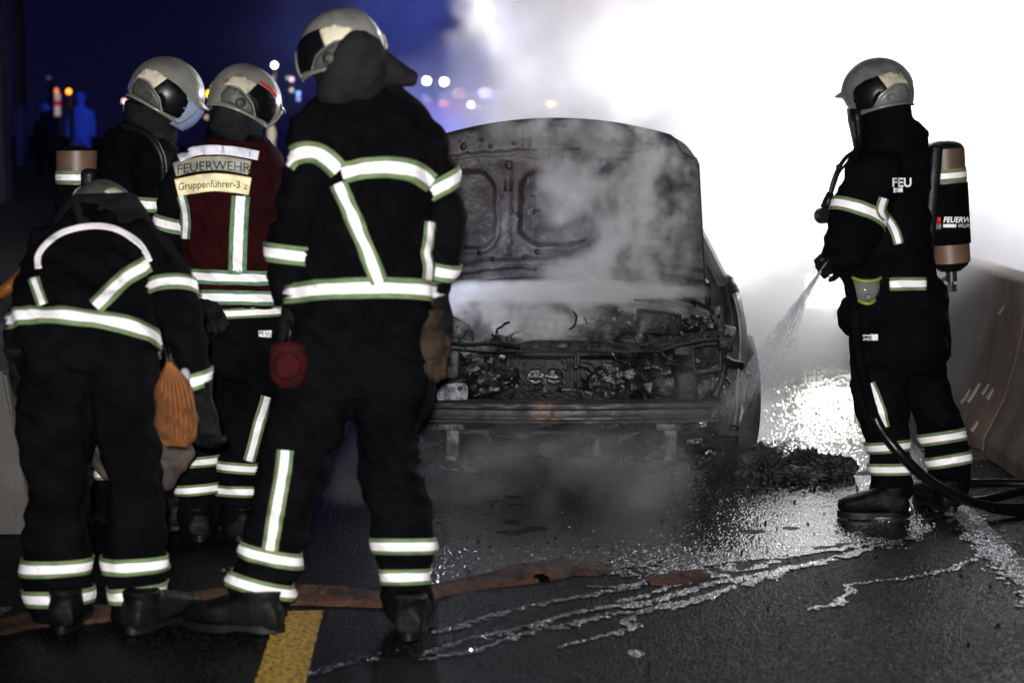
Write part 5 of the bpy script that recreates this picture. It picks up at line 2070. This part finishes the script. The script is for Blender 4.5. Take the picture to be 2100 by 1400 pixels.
    for i in range(len(a)):
        j = (i + 1) % len(a)
        bm.faces.new((a[i], a[j], b2[j], b2[i]))
    bmesh.ops.bevel(bm, geom=list(bm.edges), offset=.004, segments=2, affect='EDGES')
    cyl(bm, C(944, 796, .055), (0, 1, 0), .018, .012, 18)
    part('longeron_end', bm, bluem := material('scorched_blue_metal', (.19, .20, .225), .45, .4, color2=(.05, .05, .06), nscale=20, bump=.5, bscale=70))
    bm = bmesh.new()
    cyl(bm, C(944, 796, .052), (0, 1, 0), .012, .016, 16)
    part('bolt_hole', bm, soot)

    # ---- perforated crossmember, right part still up, with punched holes
    def plate(name, top, bot, yl0, mt, holes=(), n=150, m=8, depth=.035, parent=None):
        """sheet between an upper and a lower pixel line; its face tilted towards the camera; holes cut out"""
        bm = bmesh.new()
        def ev(line, px):
            for (x0, y0), (x1, y1) in zip(line, line[1:]):
                if x0 <= px <= x1:
                    return y0 + (y1 - y0) * (px - x0) / max(1e-6, x1 - x0)
            return line[0][1] if px < line[0][0] else line[-1][1]
        x0, x1 = max(top[0][0], bot[0][0]), min(top[-1][0], bot[-1][0])
        g = []
        for i in range(n + 1):
            px = x0 + (x1 - x0) * i / n
            ya, yb = ev(top, px), ev(bot, px)
            row = []
            for j in range(m + 1):
                t = j / m
                py = ya + (yb - ya) * t
                q = C(px, py, yl0 + depth * (1 - t))
                row.append((bm.verts.new(q + V((0, .002 * noise.noise(V((px * .07, t * 3, 0))), 0))), px, py))
            g.append(row)
        for i in range(n):
            for j in range(m):
                cx = (g[i][j][1] + g[i + 1][j + 1][1]) / 2
                cy = (g[i][j][2] + g[i + 1][j + 1][2]) / 2
                if any(((cx - hx) / rx) ** 2 + ((cy - hy) / ry) ** 2 < 1 for hx, hy, rx, ry in holes):
                    continue
                bm.faces.new((g[i][j][0], g[i][j + 1][0], g[i + 1][j + 1][0], g[i + 1][j][0]))
        bmesh.ops.delete(bm, geom=[v for v in bm.verts if not v.link_faces], context='VERTS')
        o = part(name, bm, mt, parent=parent, norm=False)
        md = o.modifiers.new('thickness', 'SOLIDIFY')
        md.thickness = .004
        return o
    top = [(1064, 707), (1076, 702), (1094, 700), (1231, 700), (1262, 706), (1310, 706), (1365, 702), (1405, 688), (1440, 684), (1462, 681), (1496, 680)]
    bot = [(1064, 719), (1076, 719), (1094, 719), (1231, 719), (1262, 720), (1310, 720), (1354, 719), (1397, 705), (1440, 697), (1462, 694), (1496, 694)]
    holes = [(1154, 708, 12, 4.5), (1100, 710, 3, 2.5), (1118, 714, 2.5, 2), (1207, 712, 5, 2.6), (1130, 705, 2.5, 2), (1178, 705, 2.5, 2), (1194, 713, 3, 2), (1270, 706, 6, 2.4), (1322, 711, 12, 4.2), (1344, 713, 9, 3.6), (1289, 709, 3, 2), (1398, 693, 5, 3.5),
             (1420, 690, 5, 2.6), (1437, 689, 4, 2.6), (1452, 688, 4, 2.6), (1470, 687, 4, 2.6), (1376, 703, 3, 2), (1246, 710, 3, 2), (1222, 707, 3, 2), (1385, 699, 3, 2), (1361, 709, 4, 2.4)]
    plate('radiator_crossmember', top, bot, .10, pale, holes, 220, 12, .06)
    bm = bmesh.new()
    tube(bm, [C(x, y - 1, .165) for x, y in top], .0045, 6)
    tube(bm, [C(x, y + 1, .10) for x, y in bot], .0045, 6)
    for (x, y) in ((1078, 716), (1120, 716), (1194, 716), (1245, 717), (1300, 716), (1331, 714), (1345, 716)):
        q = C(x, y, .095)
        tube(bm, [q + V((-.014, 0, -.006)), q + V((-.006, -.006, .008)), q + V((.008, -.006, .008)), q + V((.014, 0, -.006))], .003, 5)
    part('crossmember_edge', bm, bare)
    # drooping left remains
    bm = bmesh.new()
    tube(bm, spline([C(905, 700, .16), C(960, 706, .15), C(1010, 704, .15), C(1066, 712, .12)], 5), .010, 8)
    tube(bm, spline([C(900, 712, .18), C(990, 722, .16), C(1060, 722, .13)], 5), .006, 6)
    part('crossmember_stub', bm, soot)

    # ---- right front corner: bracket plate, box, lugs
    plate('wing_bracket', [(1456, 628), (1476, 626), (1486, 660), (1503, 690)], [(1456, 640), (1470, 668), (1478, 690), (1503, 712)], .22, pale, [(1474, 650, 4, 5), (1492, 690, 4, 3)], 60, 24, .02)
    bm = bmesh.new()
    box(bm, C(1488, 702, .14), (.066, .08, .060), Euler((0, .1, 0)), .006)
    part('sensor_box', bm, soot)
    bm = bmesh.new()
    box(bm, C(1496, 680, .17), (.05, .08, .045), Euler((0, .2, 0)), .006)
    cyl(bm, C(1498, 678, .12), (0, 1, 0), .010, .02, 12)
    part('lamp_bracket', bm, pale)
    bm = bmesh.new()
    tube(bm, [C(1484, 735, .16), C(1500, 745, .16), C(1520, 748, .17), C(1528, 762, .18), C(1538, 772, .18)], [.022, .02, .017, .008, .007], 8)
    cyl(bm, C(1538, 773, .17), (0, 1, 0), .014, .016, 16)
    tube(bm, [C(1486, 720, .16), C(1488, 750, .16), C(1480, 780, .16), C(1466, 812, .15)], [.014, .013, .016, .02], 8)
    tube(bm, [C(1484, 770, .16), C(1502, 790, .15)], .006, 6)
    cyl(bm, C(1502, 791, .14), (0, 1, 0), .016, .014, 16)
    cyl(bm, C(1502, 791, .13), (0, 1, 0), .007, .016, 10)
    part('headlamp_mount', bm, soot)
    # frame around the see-through gap
    bm = bmesh.new()
    ring = [(1420, 712), (1422, 760), (1430, 764), (1478, 756), (1480, 705)]
    pts = [C(x, y, .22) for x, y in ring]
    tube(bm, pts, .010, 8)
    tube(bm, [C(1420, 712, .22), C(1450, 705, .2), C(1480, 705, .22)], .008, 8)
    part('lamp_frame', bm, burnt)

    # left front corner with a bolt eye
    plate('wing_bracket', [(893, 650), (928, 646), (960, 664), (972, 680)], [(893, 690), (905, 690), (930, 688), (972, 700)], .25, pale, [(911, 666, 4, 4), (940, 672, 4, 3)], 60, 24, .02)
    bm = bmesh.new()
    cyl(bm, C(911, 666, .25), (0, 1, 0), .014, .012, 16)
    box(bm, C(900, 700, .22), (.08, .06, .03), Euler((0, .1, 0)), .005)
    box(bm, C(922, 745, .22), (.09, .08, .13), Euler((0, .05, 0)), .02)
    part('lamp_bracket', bm, pale)

    # ---- engine bay
    for sx in (-1, 1):
        bm = bmesh.new()
        box(bm, (sx * .56, .50, .42), (.10, .85, .14), None, .02)
        part('chassis_rail', bm, soot)
    bm = bmesh.new()
    g = []
    for i in range(61):
        x = -.78 + 1.56 * i / 60
        row = []
        for j in range(25):
            z = .18 + .50 * j / 24
            y = .98 + .05 * noise.noise(V((x * 5, z * 5, 1))) + .02 * noise.noise(V((x * 19, z * 19, 1)))
            row.append(bm.verts.new((x, y, z)))
        g.append(row)
    for i in range(60):
        for j in range(24):
            bm.faces.new((g[i][j], g[i + 1][j], g[i + 1][j + 1], g[i][j + 1]))
    o = part('bulkhead', bm, soot)
    o.modifiers.new('thickness', 'SOLIDIFY').thickness = .01
    # cowl: bent rim under the windscreen opening
    bm = bmesh.new()
    pts = [(880, 612), (930, 606), (990, 604), (1060, 605), (1110, 603), (1122, 608), (1200, 608), (1300, 612), (1370, 618), (1420, 628), (1452, 640)]
    tube(bm, spline([C(x, y, .96) + V((0, 0, .006 * noise.noise(V((x, 0, 0))))) for x, y in pts], 4), .010, 8)
    tube(bm, spline([C(x, y + 12, .92) for x, y in pts], 4), [.018] * (4 * (len(pts) - 1) + 1), 8)
    part('windscreen_cowl', bm, burnt)
    bm = bmesh.new()
    box(bm, (-.02, .92, .60), (1.36, .10, .05), None, .01)
    part('scuttle', bm, soot)
    # slanting flap of the cowl at the right
    plate('cowl_flap', [(1300, 612), (1360, 612), (1440, 634), (1456, 640)], [(1300, 616), (1360, 622), (1440, 652), (1456, 654)], .70, burnt, [], 40, 6, .05)

    # engine: block, head, two intake throats, pulleys, manifold
    def lump(bm, c, s, amp=.3, seed=0.0, sub=4):
        b3 = bmesh.new()
        bmesh.ops.create_icosphere(b3, subdivisions=sub, radius=1)
        for v in b3.verts:
            k = 1 + amp * noise.noise(v.co * 2.2 + V((seed, 0, 0))) + amp * .5 * noise.noise(v.co * 6 + V((seed, 0, 0)))
            v.co = V((c[0] + v.co.x * s[0] * k, c[1] + v.co.y * s[1] * k, c[2] + v.co.z * s[2] * k))
        me = bpy.data.meshes.new('x'); b3.to_mesh(me); b3.free()
        bm.from_mesh(me)
        bpy.data.meshes.remove(me)
    bm = bmesh.new()
    box(bm, (.02, .50, .36), (.62, .36, .34), Euler((.1, 0, 0)), .02)
    box(bm, (.02, .48, .55), (.52, .22, .10), Euler((.1, 0, 0)), .02)
    lump(bm, (.42, .46, .40), (.13, .14, .16), .3, 3)
    lump(bm, (.20, .42, .60), (.16, .10, .05), .4, 5)
    lump(bm, (-.30, .45, .44), (.16, .12, .14), .3, 8)
    part('engine', bm, soot)
    bm = bmesh.new()
    for px in (1098, 1136):
        q = C(px, 772, .26)
        s = V((.040, 0, 0)); u = V((0, 0, .034))
        n0 = 20
        loft(bm, [(q + V((0, .08, 0)), s * .9, u * .9), (q, s, u)], n0, 3.0, False)
        loft(bm, [(q + V((0, -.001, 0)), s, u), (q + V((0, .07, 0)), s * .7, u * .7)], n0, 3.0, True)
        tube(bm, [q + V((s.x * math.cos(a), 0, u.z * math.sin(a))) for a in [2 * math.pi * k / 20 for k in range(21)]], .004, 6, False)
        tube(bm, [q + V((-.03, -.01, -.006)), q + V((0, -.014, -.012)), q + V((.03, -.01, -.006))], .005, 6)
    part('intake_throats', bm, bare2 := material('wet_black_metal', (.02, .02, .021), .12, .5, color2=(.03, .03, .03), nscale=30, bump=.5, bscale=60))
    for (x, y0, y1, r) in ((1164, 735, 800, .006), (1172, 735, 800, .008), (1180, 730, 800, .005), (1156, 775, 798, .01)):
        bm = bmesh.new()
        tube(bm, [C(x, y0, .24), C(x + 1, (y0 + y1) / 2, .23), C(x, y1, .24)], r, 8)
        part('fuel_pipe', bm, pale)
    for q, sz in ((C(1166, 798, .22), (.06, .03, .012)), (C(1118, 790, .23), (.018, .03, .07))):
        bm = bmesh.new()
        box(bm, q, sz, None, .003)
        part('pipe_clamp', bm, pale)
    bm = bmesh.new()
    box(bm, C(1186, 770, .24), (.018, .04, .23), None, .003)
    part('radiator_post', bm, soot)
    # corrugated hoses on the right
    bm = bmesh.new()
    def corr(pts, r):
        path = spline(pts, 10)
        rad = [r * (1 + .12 * math.sin(i * 1.9)) for i in range(len(path))]
        tube(bm, path, rad, 12)
    corr([C(1362, 806, .16), C(1365, 790, .18), C(1385, 786, .2), C(1406, 792, .2), C(1412, 808, .17)], .026)
    corr([C(1430, 812, .16), C(1436, 800, .18), C(1452, 788, .18), C(1470, 790, .18), C(1474, 808, .2)], .028)
    part('coolant_hose', bm, material('ashen_hose', (.10, .10, .105), .5, color2=(.03, .03, .032), nscale=30, bump=.5, bscale=90))
    bm = bmesh.new()
    v0 = [C(1318, 786, .15), C(1338, 784, .15), C(1334, 808, .15)]
    f = [bm.verts.new(p) for p in v0] + [bm.verts.new(p + V((0, .01, 0))) for p in v0]
    bm.faces.new(f[:3]); bm.faces.new(f[3:][::-1])
    for i in range(3):
        j = (i + 1) % 3
        bm.faces.new((f[i], f[j], f[j + 3], f[i + 3]))
    part('torn_tab', bm, pale, False)
    # strut towers
    for sx in (-1, 1):
        bm = bmesh.new()
        cyl(bm, (sx * .56, .76, .56), (0, 0, 1), .10, .14, 24, .08)
        cyl(bm, (sx * .56, .76, .64), (0, 0, 1), .035, .03, 12)
        part('strut_tower', bm, burnt)
    bm = bmesh.new()
    box(bm, C(1350, 660, .45), (.19, .16, .10), Euler((0, .08, .1)), .012)
    part('battery_box', bm, soot)
    bm = bmesh.new()
    lump(bm, C(1262, 662, .45), (.09, .08, .055), .4, 2)
    lump(bm, C(1430, 668, .4), (.07, .06, .04), .4, 9)
    lump(bm, C(1000, 780, .3), (.12, .06, .06), .4, 12)
    lump(bm, C(1262, 780, .3), (.11, .06, .08), .4, 15)
    tag(part('melted_plastic', bm, material('melted_plastic', (.007, .007, .008), .3, color2=(.018, .018, .019), nscale=12, bump=.8, bscale=40)), kind='stuff')
    # wiring and bent strips
    bm = bmesh.new()
    rnd = random.Random(21)
    for k in range(100):
        x = rnd.uniform(890, 1480)
        y = rnd.choice([rnd.uniform(672, 700), rnd.uniform(725, 815), rnd.uniform(725, 815), rnd.uniform(872, 960)])
        yl = rnd.uniform(.16, .5) if y < 860 else rnd.uniform(.05, .4)
        q = C(x, y, yl)
        L = rnd.uniform(.04, .20)
        pts = [q]
        d = V((rnd.gauss(0, 1), rnd.gauss(0, .3), rnd.gauss(0, .5))).normalized()
        for s in range(4):
            d = (d + V((rnd.gauss(0, .5), rnd.gauss(0, .3), rnd.gauss(-.1, .5)))).normalized()
            nx = pts[-1] + d * L / 4
            nx.z = max(.03, nx.z)
            pts.append(nx)
        tube(bm, spline(pts, 3), rnd.uniform(.0022, .006), 5)
    tag(part('burnt_wiring', bm, bare2), kind='stuff')
    bm = bmesh.new()
    for k in range(90):
        x = rnd.uniform(900, 1470)
        y = rnd.choice([rnd.uniform(725, 815), rnd.uniform(735, 815), rnd.uniform(875, 985)])
        yl = rnd.uniform(.2, .42)
        q = C(x, y, yl)
        q.z = max(.04, q.z)
        box(bm, q, (rnd.uniform(.01, .09), rnd.uniform(.01, .05), rnd.uniform(.006, .05)), Euler((rnd.gauss(0, .4), rnd.gauss(0, .4), rnd.gauss(0, .5))), .002)
    tag(part('loose_brackets', bm, material('sooty_brackets', (.007, .007, .008), .34, .2, spec=.4, color2=(.05, .05, .055), nscale=26, thresh=(.60, .70), bump=.5, bscale=60)), kind='stuff')
    # lower: subframe, sump, torn undertray
    bm = bmesh.new()
    tube(bm, [(-.62, .30, .20), (-.3, .26, .17), (.3, .26, .17), (.62, .30, .20)], .035, 8)
    tube(bm, [(-.55, .34, .3), (-.5, .7, .2)], .03, 8)
    tube(bm, [(.55, .34, .3), (.5, .7, .2)], .03, 8)
    part('subframe', bm, soot)
    bm = bmesh.new()
    cyl(bm, C(1224, 918, .12), (0, .2, 1), .034, .075, 18, .028)
    cyl(bm, C(1224, 900, .12), (0, .2, 1), .022, .02, 14)
    part('oil_filter', bm, pale)
    bm = bmesh.new()
    lump(bm, (-.1, .45, .17), (.28, .2, .12), .3, 20)
    lump(bm, (.35, .4, .20), (.16, .16, .12), .3, 24)
    lump(bm, (-.45, .4, .18), (.16, .16, .12), .3, 27)
    part('sump', bm, soot)
    bm = bmesh.new()
    g = []
    for i in range(91):
        x = -.80 + 1.6 * i / 90
        row = []
        low = .015 + .06 * abs(noise.noise(V((x * 5, 0, 3)))) + .05 * abs(noise.noise(V((x * 17, 0, 3))))
        for j in range(9):
            z = .22 + (low - .22) * j / 8
            y = .10 + .20 * (x / .8) ** 2 + .04 * noise.noise(V((x * 6, z * 9, 0))) + .03 * j / 8
            row.append(bm.verts.new((x, y, z)))
        g.append(row)
    for i in range(90):
        for j in range(8):
            if noise.noise(V((i * .11, j * .5, 9))) > .18:
                continue
            bm.faces.new((g[i][j], g[i + 1][j], g[i + 1][j + 1], g[i][j + 1]))
    o = part('torn_undertray', bm, soot)
    o.modifiers.new('thickness', 'SOLIDIFY').thickness = .006
    # bent aerial-like wire sticking out at the right
    bm = bmesh.new()
    tube(bm, spline([C(1488, 628, 1.2), C(1492, 612, 1.2), C(1505, 600, 1.2), C(1516, 592, 1.2)], 4), .002, 5)
    tube(bm, [C(1497, 608, 1.2), C(1500, 600, 1.2)], .0016, 5)
    part('bent_wire', bm, soot)


sidem = material('burnt_side_metal', (.20, .20, .205), .45, .3, color2=(.07, .07, .072), nscale=4, thresh=(.38, .62), rough2=.6, bump=.4, bscale=50, detail=8)


def build_torch():
    """small bright work light at the left wing of the car"""
    c = P(903, 632, 8.98)
    r, inv = empty('work_lamp', c, 0, 'small bright lamp glaring at the left wing of the car', 'lamp')
    b = bmesh.new()
    cyl(b, c + Vector((0, .04, 0)), (0, 1, 0), .032, .06, 20)
    obj('housing', b, M['rubber'], r, True, inv)
    b = bmesh.new()
    ball(b, c + Vector((0, -.003, 0)), .027, (1, .55, .9))
    obj('lens', b, material('lamp_lens', (1, 1, 1), .3, emit=(.85, .88, 1), estr=26), r, True, inv)
    b = bmesh.new()
    tube(b, [c + Vector((0, .05, -.03)), c + Vector((0, .05, -.2))], .01, 8)
    obj('bracket', b, M['rubber'], r, True, inv)


# ---------------------------------------------------------------- background
def bulb(name, px, py, Y, r, col, strength, label, cat, group, post=True, flat=1.0):
    c = P(px, py, Y)
    rt, inv = empty(name, (c.x, c.y + .15, 0), 0, label, cat, group)
    b = bmesh.new()
    ball(b, c, r, (1, .8, flat), 14, 10)
    obj('lens', b, material('light_' + name, (1, 1, 1), .4, emit=col, estr=strength), rt, True, inv)
    b = bmesh.new()
    box(b, c + Vector((0, .10, .02)), (r * 2.4, .12, r * 2.2), None, .01)
    obj('housing', b, M['rubber'], rt, True, inv)
    if post:
        b = bmesh.new()
        tube(b, [c + Vector((0, .14, 0)), Vector((c.x, c.y + .15, 0))], .05, 8)
        obj('post', b, M['metald'], rt, True, inv)
    return rt


def build_background():
    k = 'street lamps far behind'
    bulb('street_lamp', 563, 134, 46, .062, (1, .97, .88), 22, 'brightest white lamp between the helmets, high up', 'lamp', k)
    bulb('street_lamp', 562, 160, 52, .055, (1, .72, .74), 1.6, 'dim pinkish lamp just under the bright white one', 'lamp', k)
    bulb('street_lamp', 598, 163, 52, .060, (1, .72, .80), 2.2, 'pink lamp close to the helmet of the largest firefighter', 'lamp', k)
    bulb('street_lamp', 590, 160, 58, .045, (.7, .7, .9), 1.0, 'faint grey lamp left of the pink one', 'lamp', k)
    bulb('street_lamp', 598, 185, 50, .055, (1, .88, .78), 1.0, 'dull cream lamp above the two blue lights', 'lamp', k)
    bulb('signal_lamp', 612, 192, 50, .055, (.22, .40, 1), 3.0, 'blue light at the edge of the largest helmet', 'lamp', 'vehicle lights far behind')
    bulb('signal_lamp', 612, 203, 50, .050, (.35, .35, 1), 2.2, 'violet blue light under the other blue light', 'lamp', 'vehicle lights far behind')
    bulb('warning_lamp', 429, 193, 40, .062, (1, .42, .0), 9, 'round orange warning light between the two left helmets', 'lamp', 'orange warning lights')
    bulb('distant_glow', 255, 208, 44, .050, (1, .6, .55), 3, 'small pink light left of the leftmost helmet', 'lamp', 'vehicle lights far behind')
    bulb('distant_glow', 260, 222, 44, .050, (.6, .45, .55), .35, 'faint smear of light under the small pink one', 'lamp', 'vehicle lights far behind', flat=1.8)
    bulb('distant_glow', 424, 241, 44, .050, (.9, .55, .4), .8, 'small peach light by the neck of the man in the red vest', 'lamp', 'vehicle lights far behind')
    bulb('distant_glow', 557, 275, 40, .085, (.8, .68, .5), .65, 'tall pale smear of light right of the red vest', 'lamp', 'vehicle lights far behind', flat=2.2)  # glowing ball put in for a blurred reflection
    bulb('distant_glow', 560, 297, 40, .055, (.5, .5, .55), .5, 'faint round light under the tall pale smear', 'lamp', 'vehicle lights far behind')
    bulb('distant_glow', 100, 160, 50, .05, (.3, .25, .5), .15, 'barely visible violet light at the far left', 'lamp', 'vehicle lights far behind')
    bulb('warning_lamp', 141, 188, 38, .05, (1, .25, .01), 5, 'bright orange light over the blue-lit jacket', 'lamp', 'orange warning lights')
    # beacon post, red and white
    c = P(118, 215, 38)
    r, inv = empty('traffic_beacon', (c.x, c.y, 0), 0, 'red and white beacon post with an orange lamp, far left', 'beacon')
    for i, (y0, y1, mt) in enumerate(((192, 206, 'bwhite'), (206, 218, 'bred'), (218, 238, 'bwhite'))):
        b = bmesh.new()
        a, e = P(118, y0, 38), P(118, y1, 38)
        box(b, (a + e) / 2, (.10, .04, a.z - e.z))
        obj('stripe', b, M[mt], r, False, inv)
    b = bmesh.new()
    ball(b, P(116, 187, 38), .04, (1, .8, 1.5))
    obj('lamp', b, material('beacon_lamp', (1, 1, 1), .4, emit=(1, .2, .03), estr=1.2), r, True, inv)
    b = bmesh.new()
    tube(b, [P(118, 238, 38), Vector((c.x, c.y, 0))], .03, 8)
    obj('post', b, M['metald'], r, True, inv)
    # two people far left, in blue light
    for (px, py, hh, lab, w) in ((160, 238, 1.5, 'distant person in pale jacket lit blue, beside the orange light', 1.0), (86, 236, 1.5, 'distant dark person at the far left, only the head lit blue', .8)):
        Y = 40.0
        s = FPX / Y
        c = P(px, 0, Y)
        zt = P(px, 190 if w == 1.0 else 212, Y).z
        r, inv = empty('person', (c.x, Y, zt - 1.75), 0, lab, 'person', 'people far behind')
        def Z(h): return Vector((c.x, Y, zt - 1.75 + h))
        b = bmesh.new()
        e = Vector((1, 0, 0)); f = Vector((0, 1, 0))
        loft(b, [(Z(1.50), e * .06, f * .06), (Z(1.44), e * .16 * w, f * .10), (Z(1.36), e * .20 * w, f * .12), (Z(1.1), e * .19 * w, f * .12), (Z(.85), e * .18, f * .12), (Z(.75), e * .17, f * .12)], 18)
        for sx in (-1, 1):
            loft(b, [(Z(1.40) + e * sx * .19 * w, e * .06, f * .06), (Z(1.1) + e * sx * .25 * w, e * .05, f * .05), (Z(.85) + e * sx * .25 * w - f * .05, e * .04, f * .04)], 12)
            loft(b, [(Z(.85) + e * sx * .09, e * .10, f * .10), (Z(.45) + e * sx * .11, e * .07, f * .07), (Z(.08) + e * sx * .12, e * .06, f * .06), (Z(.0) + e * sx * .12 - f * .04, e * .06, f * .11)], 12)
        ball(b, Z(1.60), .10, (.9, 1, 1.15))
        bb = remesh(b, .02, 2, .015, px)
        obj('body', bb, M['bluelit'] if w == 1.0 else M['cloth'], r, True, inv)
        b = bmesh.new()
        ball(b, Z(1.66), .12, (.95, 1.1, .9))
        obj('cap', b, M['bluelit'], r, True, inv)
        l = lamp('figure_blue_fill', 'SPOT', (c.x + 1.5, Y - 2.5, zt + .6), (c.x, Y, zt - .5), 380 if w == 1.0 else 60, (.06, .14, 1), .1, 28, .5)  # unseen blue spot added close by to light this figure
    # dark tower blocks / piers at the far left, violet-grey
    for i, (x0, x1, Yd, lab) in enumerate(((-60, 8, 30, 'dark pier at the very left edge of the night scene'), (30, 44, 42, 'slim dark pole beside the leftmost pier'))):
        a, e = P(x0, 0, Yd), P(x1, 0, Yd)
        r, inv = empty('bridge_pier' if i == 0 else 'light_pole', ((a.x + e.x) / 2, Yd, 0), 0, lab, 'pier' if i == 0 else 'pole')
        b = bmesh.new()
        box(b, ((a.x + e.x) / 2, Yd, 4.0 if i == 0 else 3.2), (e.x - a.x, .5, 8 if i == 0 else 6.4), None, .03)
        obj('shaft', b, M['violetc'], r, False, inv)
    # fire engine seen over the bonnet
    Y = 31.0
    x0, x1 = P(852, 200, Y).x, P(1165, 200, Y).x
    cx, w = (x0 + x1) / 2, x1 - x0
    top = P(1000, 203, Y).z
    r, inv = empty('fire_engine', (cx, Y + 3, 0), 0, 'red fire engine half lost in smoke behind the open bonnet', 'fire engine')
    b = bmesh.new()
    box(b, (cx, Y + 2.2, (top + .45) / 2), (w, 4.0, top - .45), None, .10)
    obj('cab', b, M['engred'], r, False, inv)
    b = bmesh.new()
    box(b, (cx, Y + .19, top - .75), (w * .86, .04, .72), None, .015)
    obj('windscreen', b, M['darkglass'], r, False, inv)
    b = bmesh.new()
    box(b, (cx, Y + 1.0, top + .07), (w * .72, .3, .12), None, .03)
    obj('light_bar', b, M['whiteplastic'], r, False, inv)
    for px, py, col, st in ((995, 190, (.55, .45, 1), 5), (998, 207, (.35, .45, 1), 3), (870, 199, (.2, .35, 1), .8)):
        b = bmesh.new()
        ball(b, P(px, py, Y + .7), .10 if px > 900 else .05, (1.1, .7, .75))
        obj('beacon', b, material('beacon', (1, 1, 1), .3, emit=col, estr=st), r, True, inv)
    for px, py, rad in ((875, 166, .062), (911, 168, .062), (966, 215, .048)):
        b = bmesh.new()
        ball(b, P(px, py, Y), rad, (1, .7, .95))
        obj('headlight' if py > 200 else 'mast_lamp', b, material('mast_lamp', (1, 1, 1), .3, emit=(1, 1, .82), estr=24), r, True, inv)
    for px, py, rad, col, st in ((909, 213, .060, (1, .12, .12), 1.2), (942, 192, .085, (1, .22, .10), .55), (980, 219, .04, (1, .25, .1), .6), (1130, 214, .055, (1, .85, .4), 22), (876, 205, .045, (.6, .5, .8), .45)):
        b = bmesh.new()
        ball(b, P(px, py, Y), rad, (1.2, .7, 1))
        obj('marker_light', b, material('marker', (1, 1, 1), .3, emit=col, estr=st), r, True, inv)
    b = bmesh.new()
    tube(b, [P(893, 168, Y + .15), P(893, 210, Y + .15)], .03, 8)
    tube(b, [P(868, 168, Y + .1), P(918, 168, Y + .1)], .025, 8)
    obj('mast', b, M['metald'], r, True, inv)
    for sx in (-1, 1):
        b = bmesh.new()
        cyl(b, (cx + sx * (w / 2 - .2), Y + 1.2, .5), (1, 0, 0), .5, .3, 28)
        obj('wheel', b, M['rubber'], r, True, inv)
        b = bmesh.new()
        box(b, (cx + sx * (w / 2 + .18), Y + .3, top - .8), (.18, .1, .45), None, .03)
        obj('mirror', b, M['rubber'], r, False, inv)
    # vehicle headlamp behind the smoke; its housing and stand are made up
    c = Vector((2.12, 13.3, .42))
    r, inv = empty('vehicle_headlamp', (c.x, c.y, 0), 0, 'greenish white vehicle headlamp glowing through the smoke beside the spray', 'lamp')
    b = bmesh.new()
    box(b, c + Vector((0, .08, 0)), (.34, .08, .26), None, .02)
    obj('housing', b, M['rubber'], r, False, inv)
    b = bmesh.new()
    box(b, c + Vector((0, .03, 0)), (.30, .02, .22), None, .004)
    obj('lens', b, material('headlamp_lens', (1, 1, 1), .3, emit=(.95, 1, .80), estr=14), r, False, inv)
    b = bmesh.new()
    tube(b, [c + Vector((-.15, .08, 0)), c + Vector((-.2, .08, -.4))], .015, 8)
    tube(b, [c + Vector((.15, .08, 0)), c + Vector((.2, .08, -.4))], .015, 8)
    obj('stand', b, M['metald'], r, True, inv)


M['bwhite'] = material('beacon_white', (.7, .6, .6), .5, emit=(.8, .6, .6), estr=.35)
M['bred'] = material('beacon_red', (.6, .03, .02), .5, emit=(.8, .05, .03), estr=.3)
M['bluelit'] = material('blue_lit_jacket', (.045, .075, .20), .7)  # blue light put into the colour of the pale jacket and caps
M['violetc'] = material('dark_concrete', (.05, .045, .06), .8)
M['engred'] = material('engine_red', (.35, .012, .012), .35)
M['darkglass'] = material('dark_glass', (.01, .012, .02), .08)
M['whiteplastic'] = material('white_plastic', (.5, .5, .5), .4)

build_ground()
build_smoke()
build_barriers()
build_background()
build_car()
build_torch()
build_streams()
build_sand()
build_road_surface()
build_debris()
clods()
build_p2b()
build_p2()
build_p1()
build_p3()
build_p5()
build_hose()
build_spray()
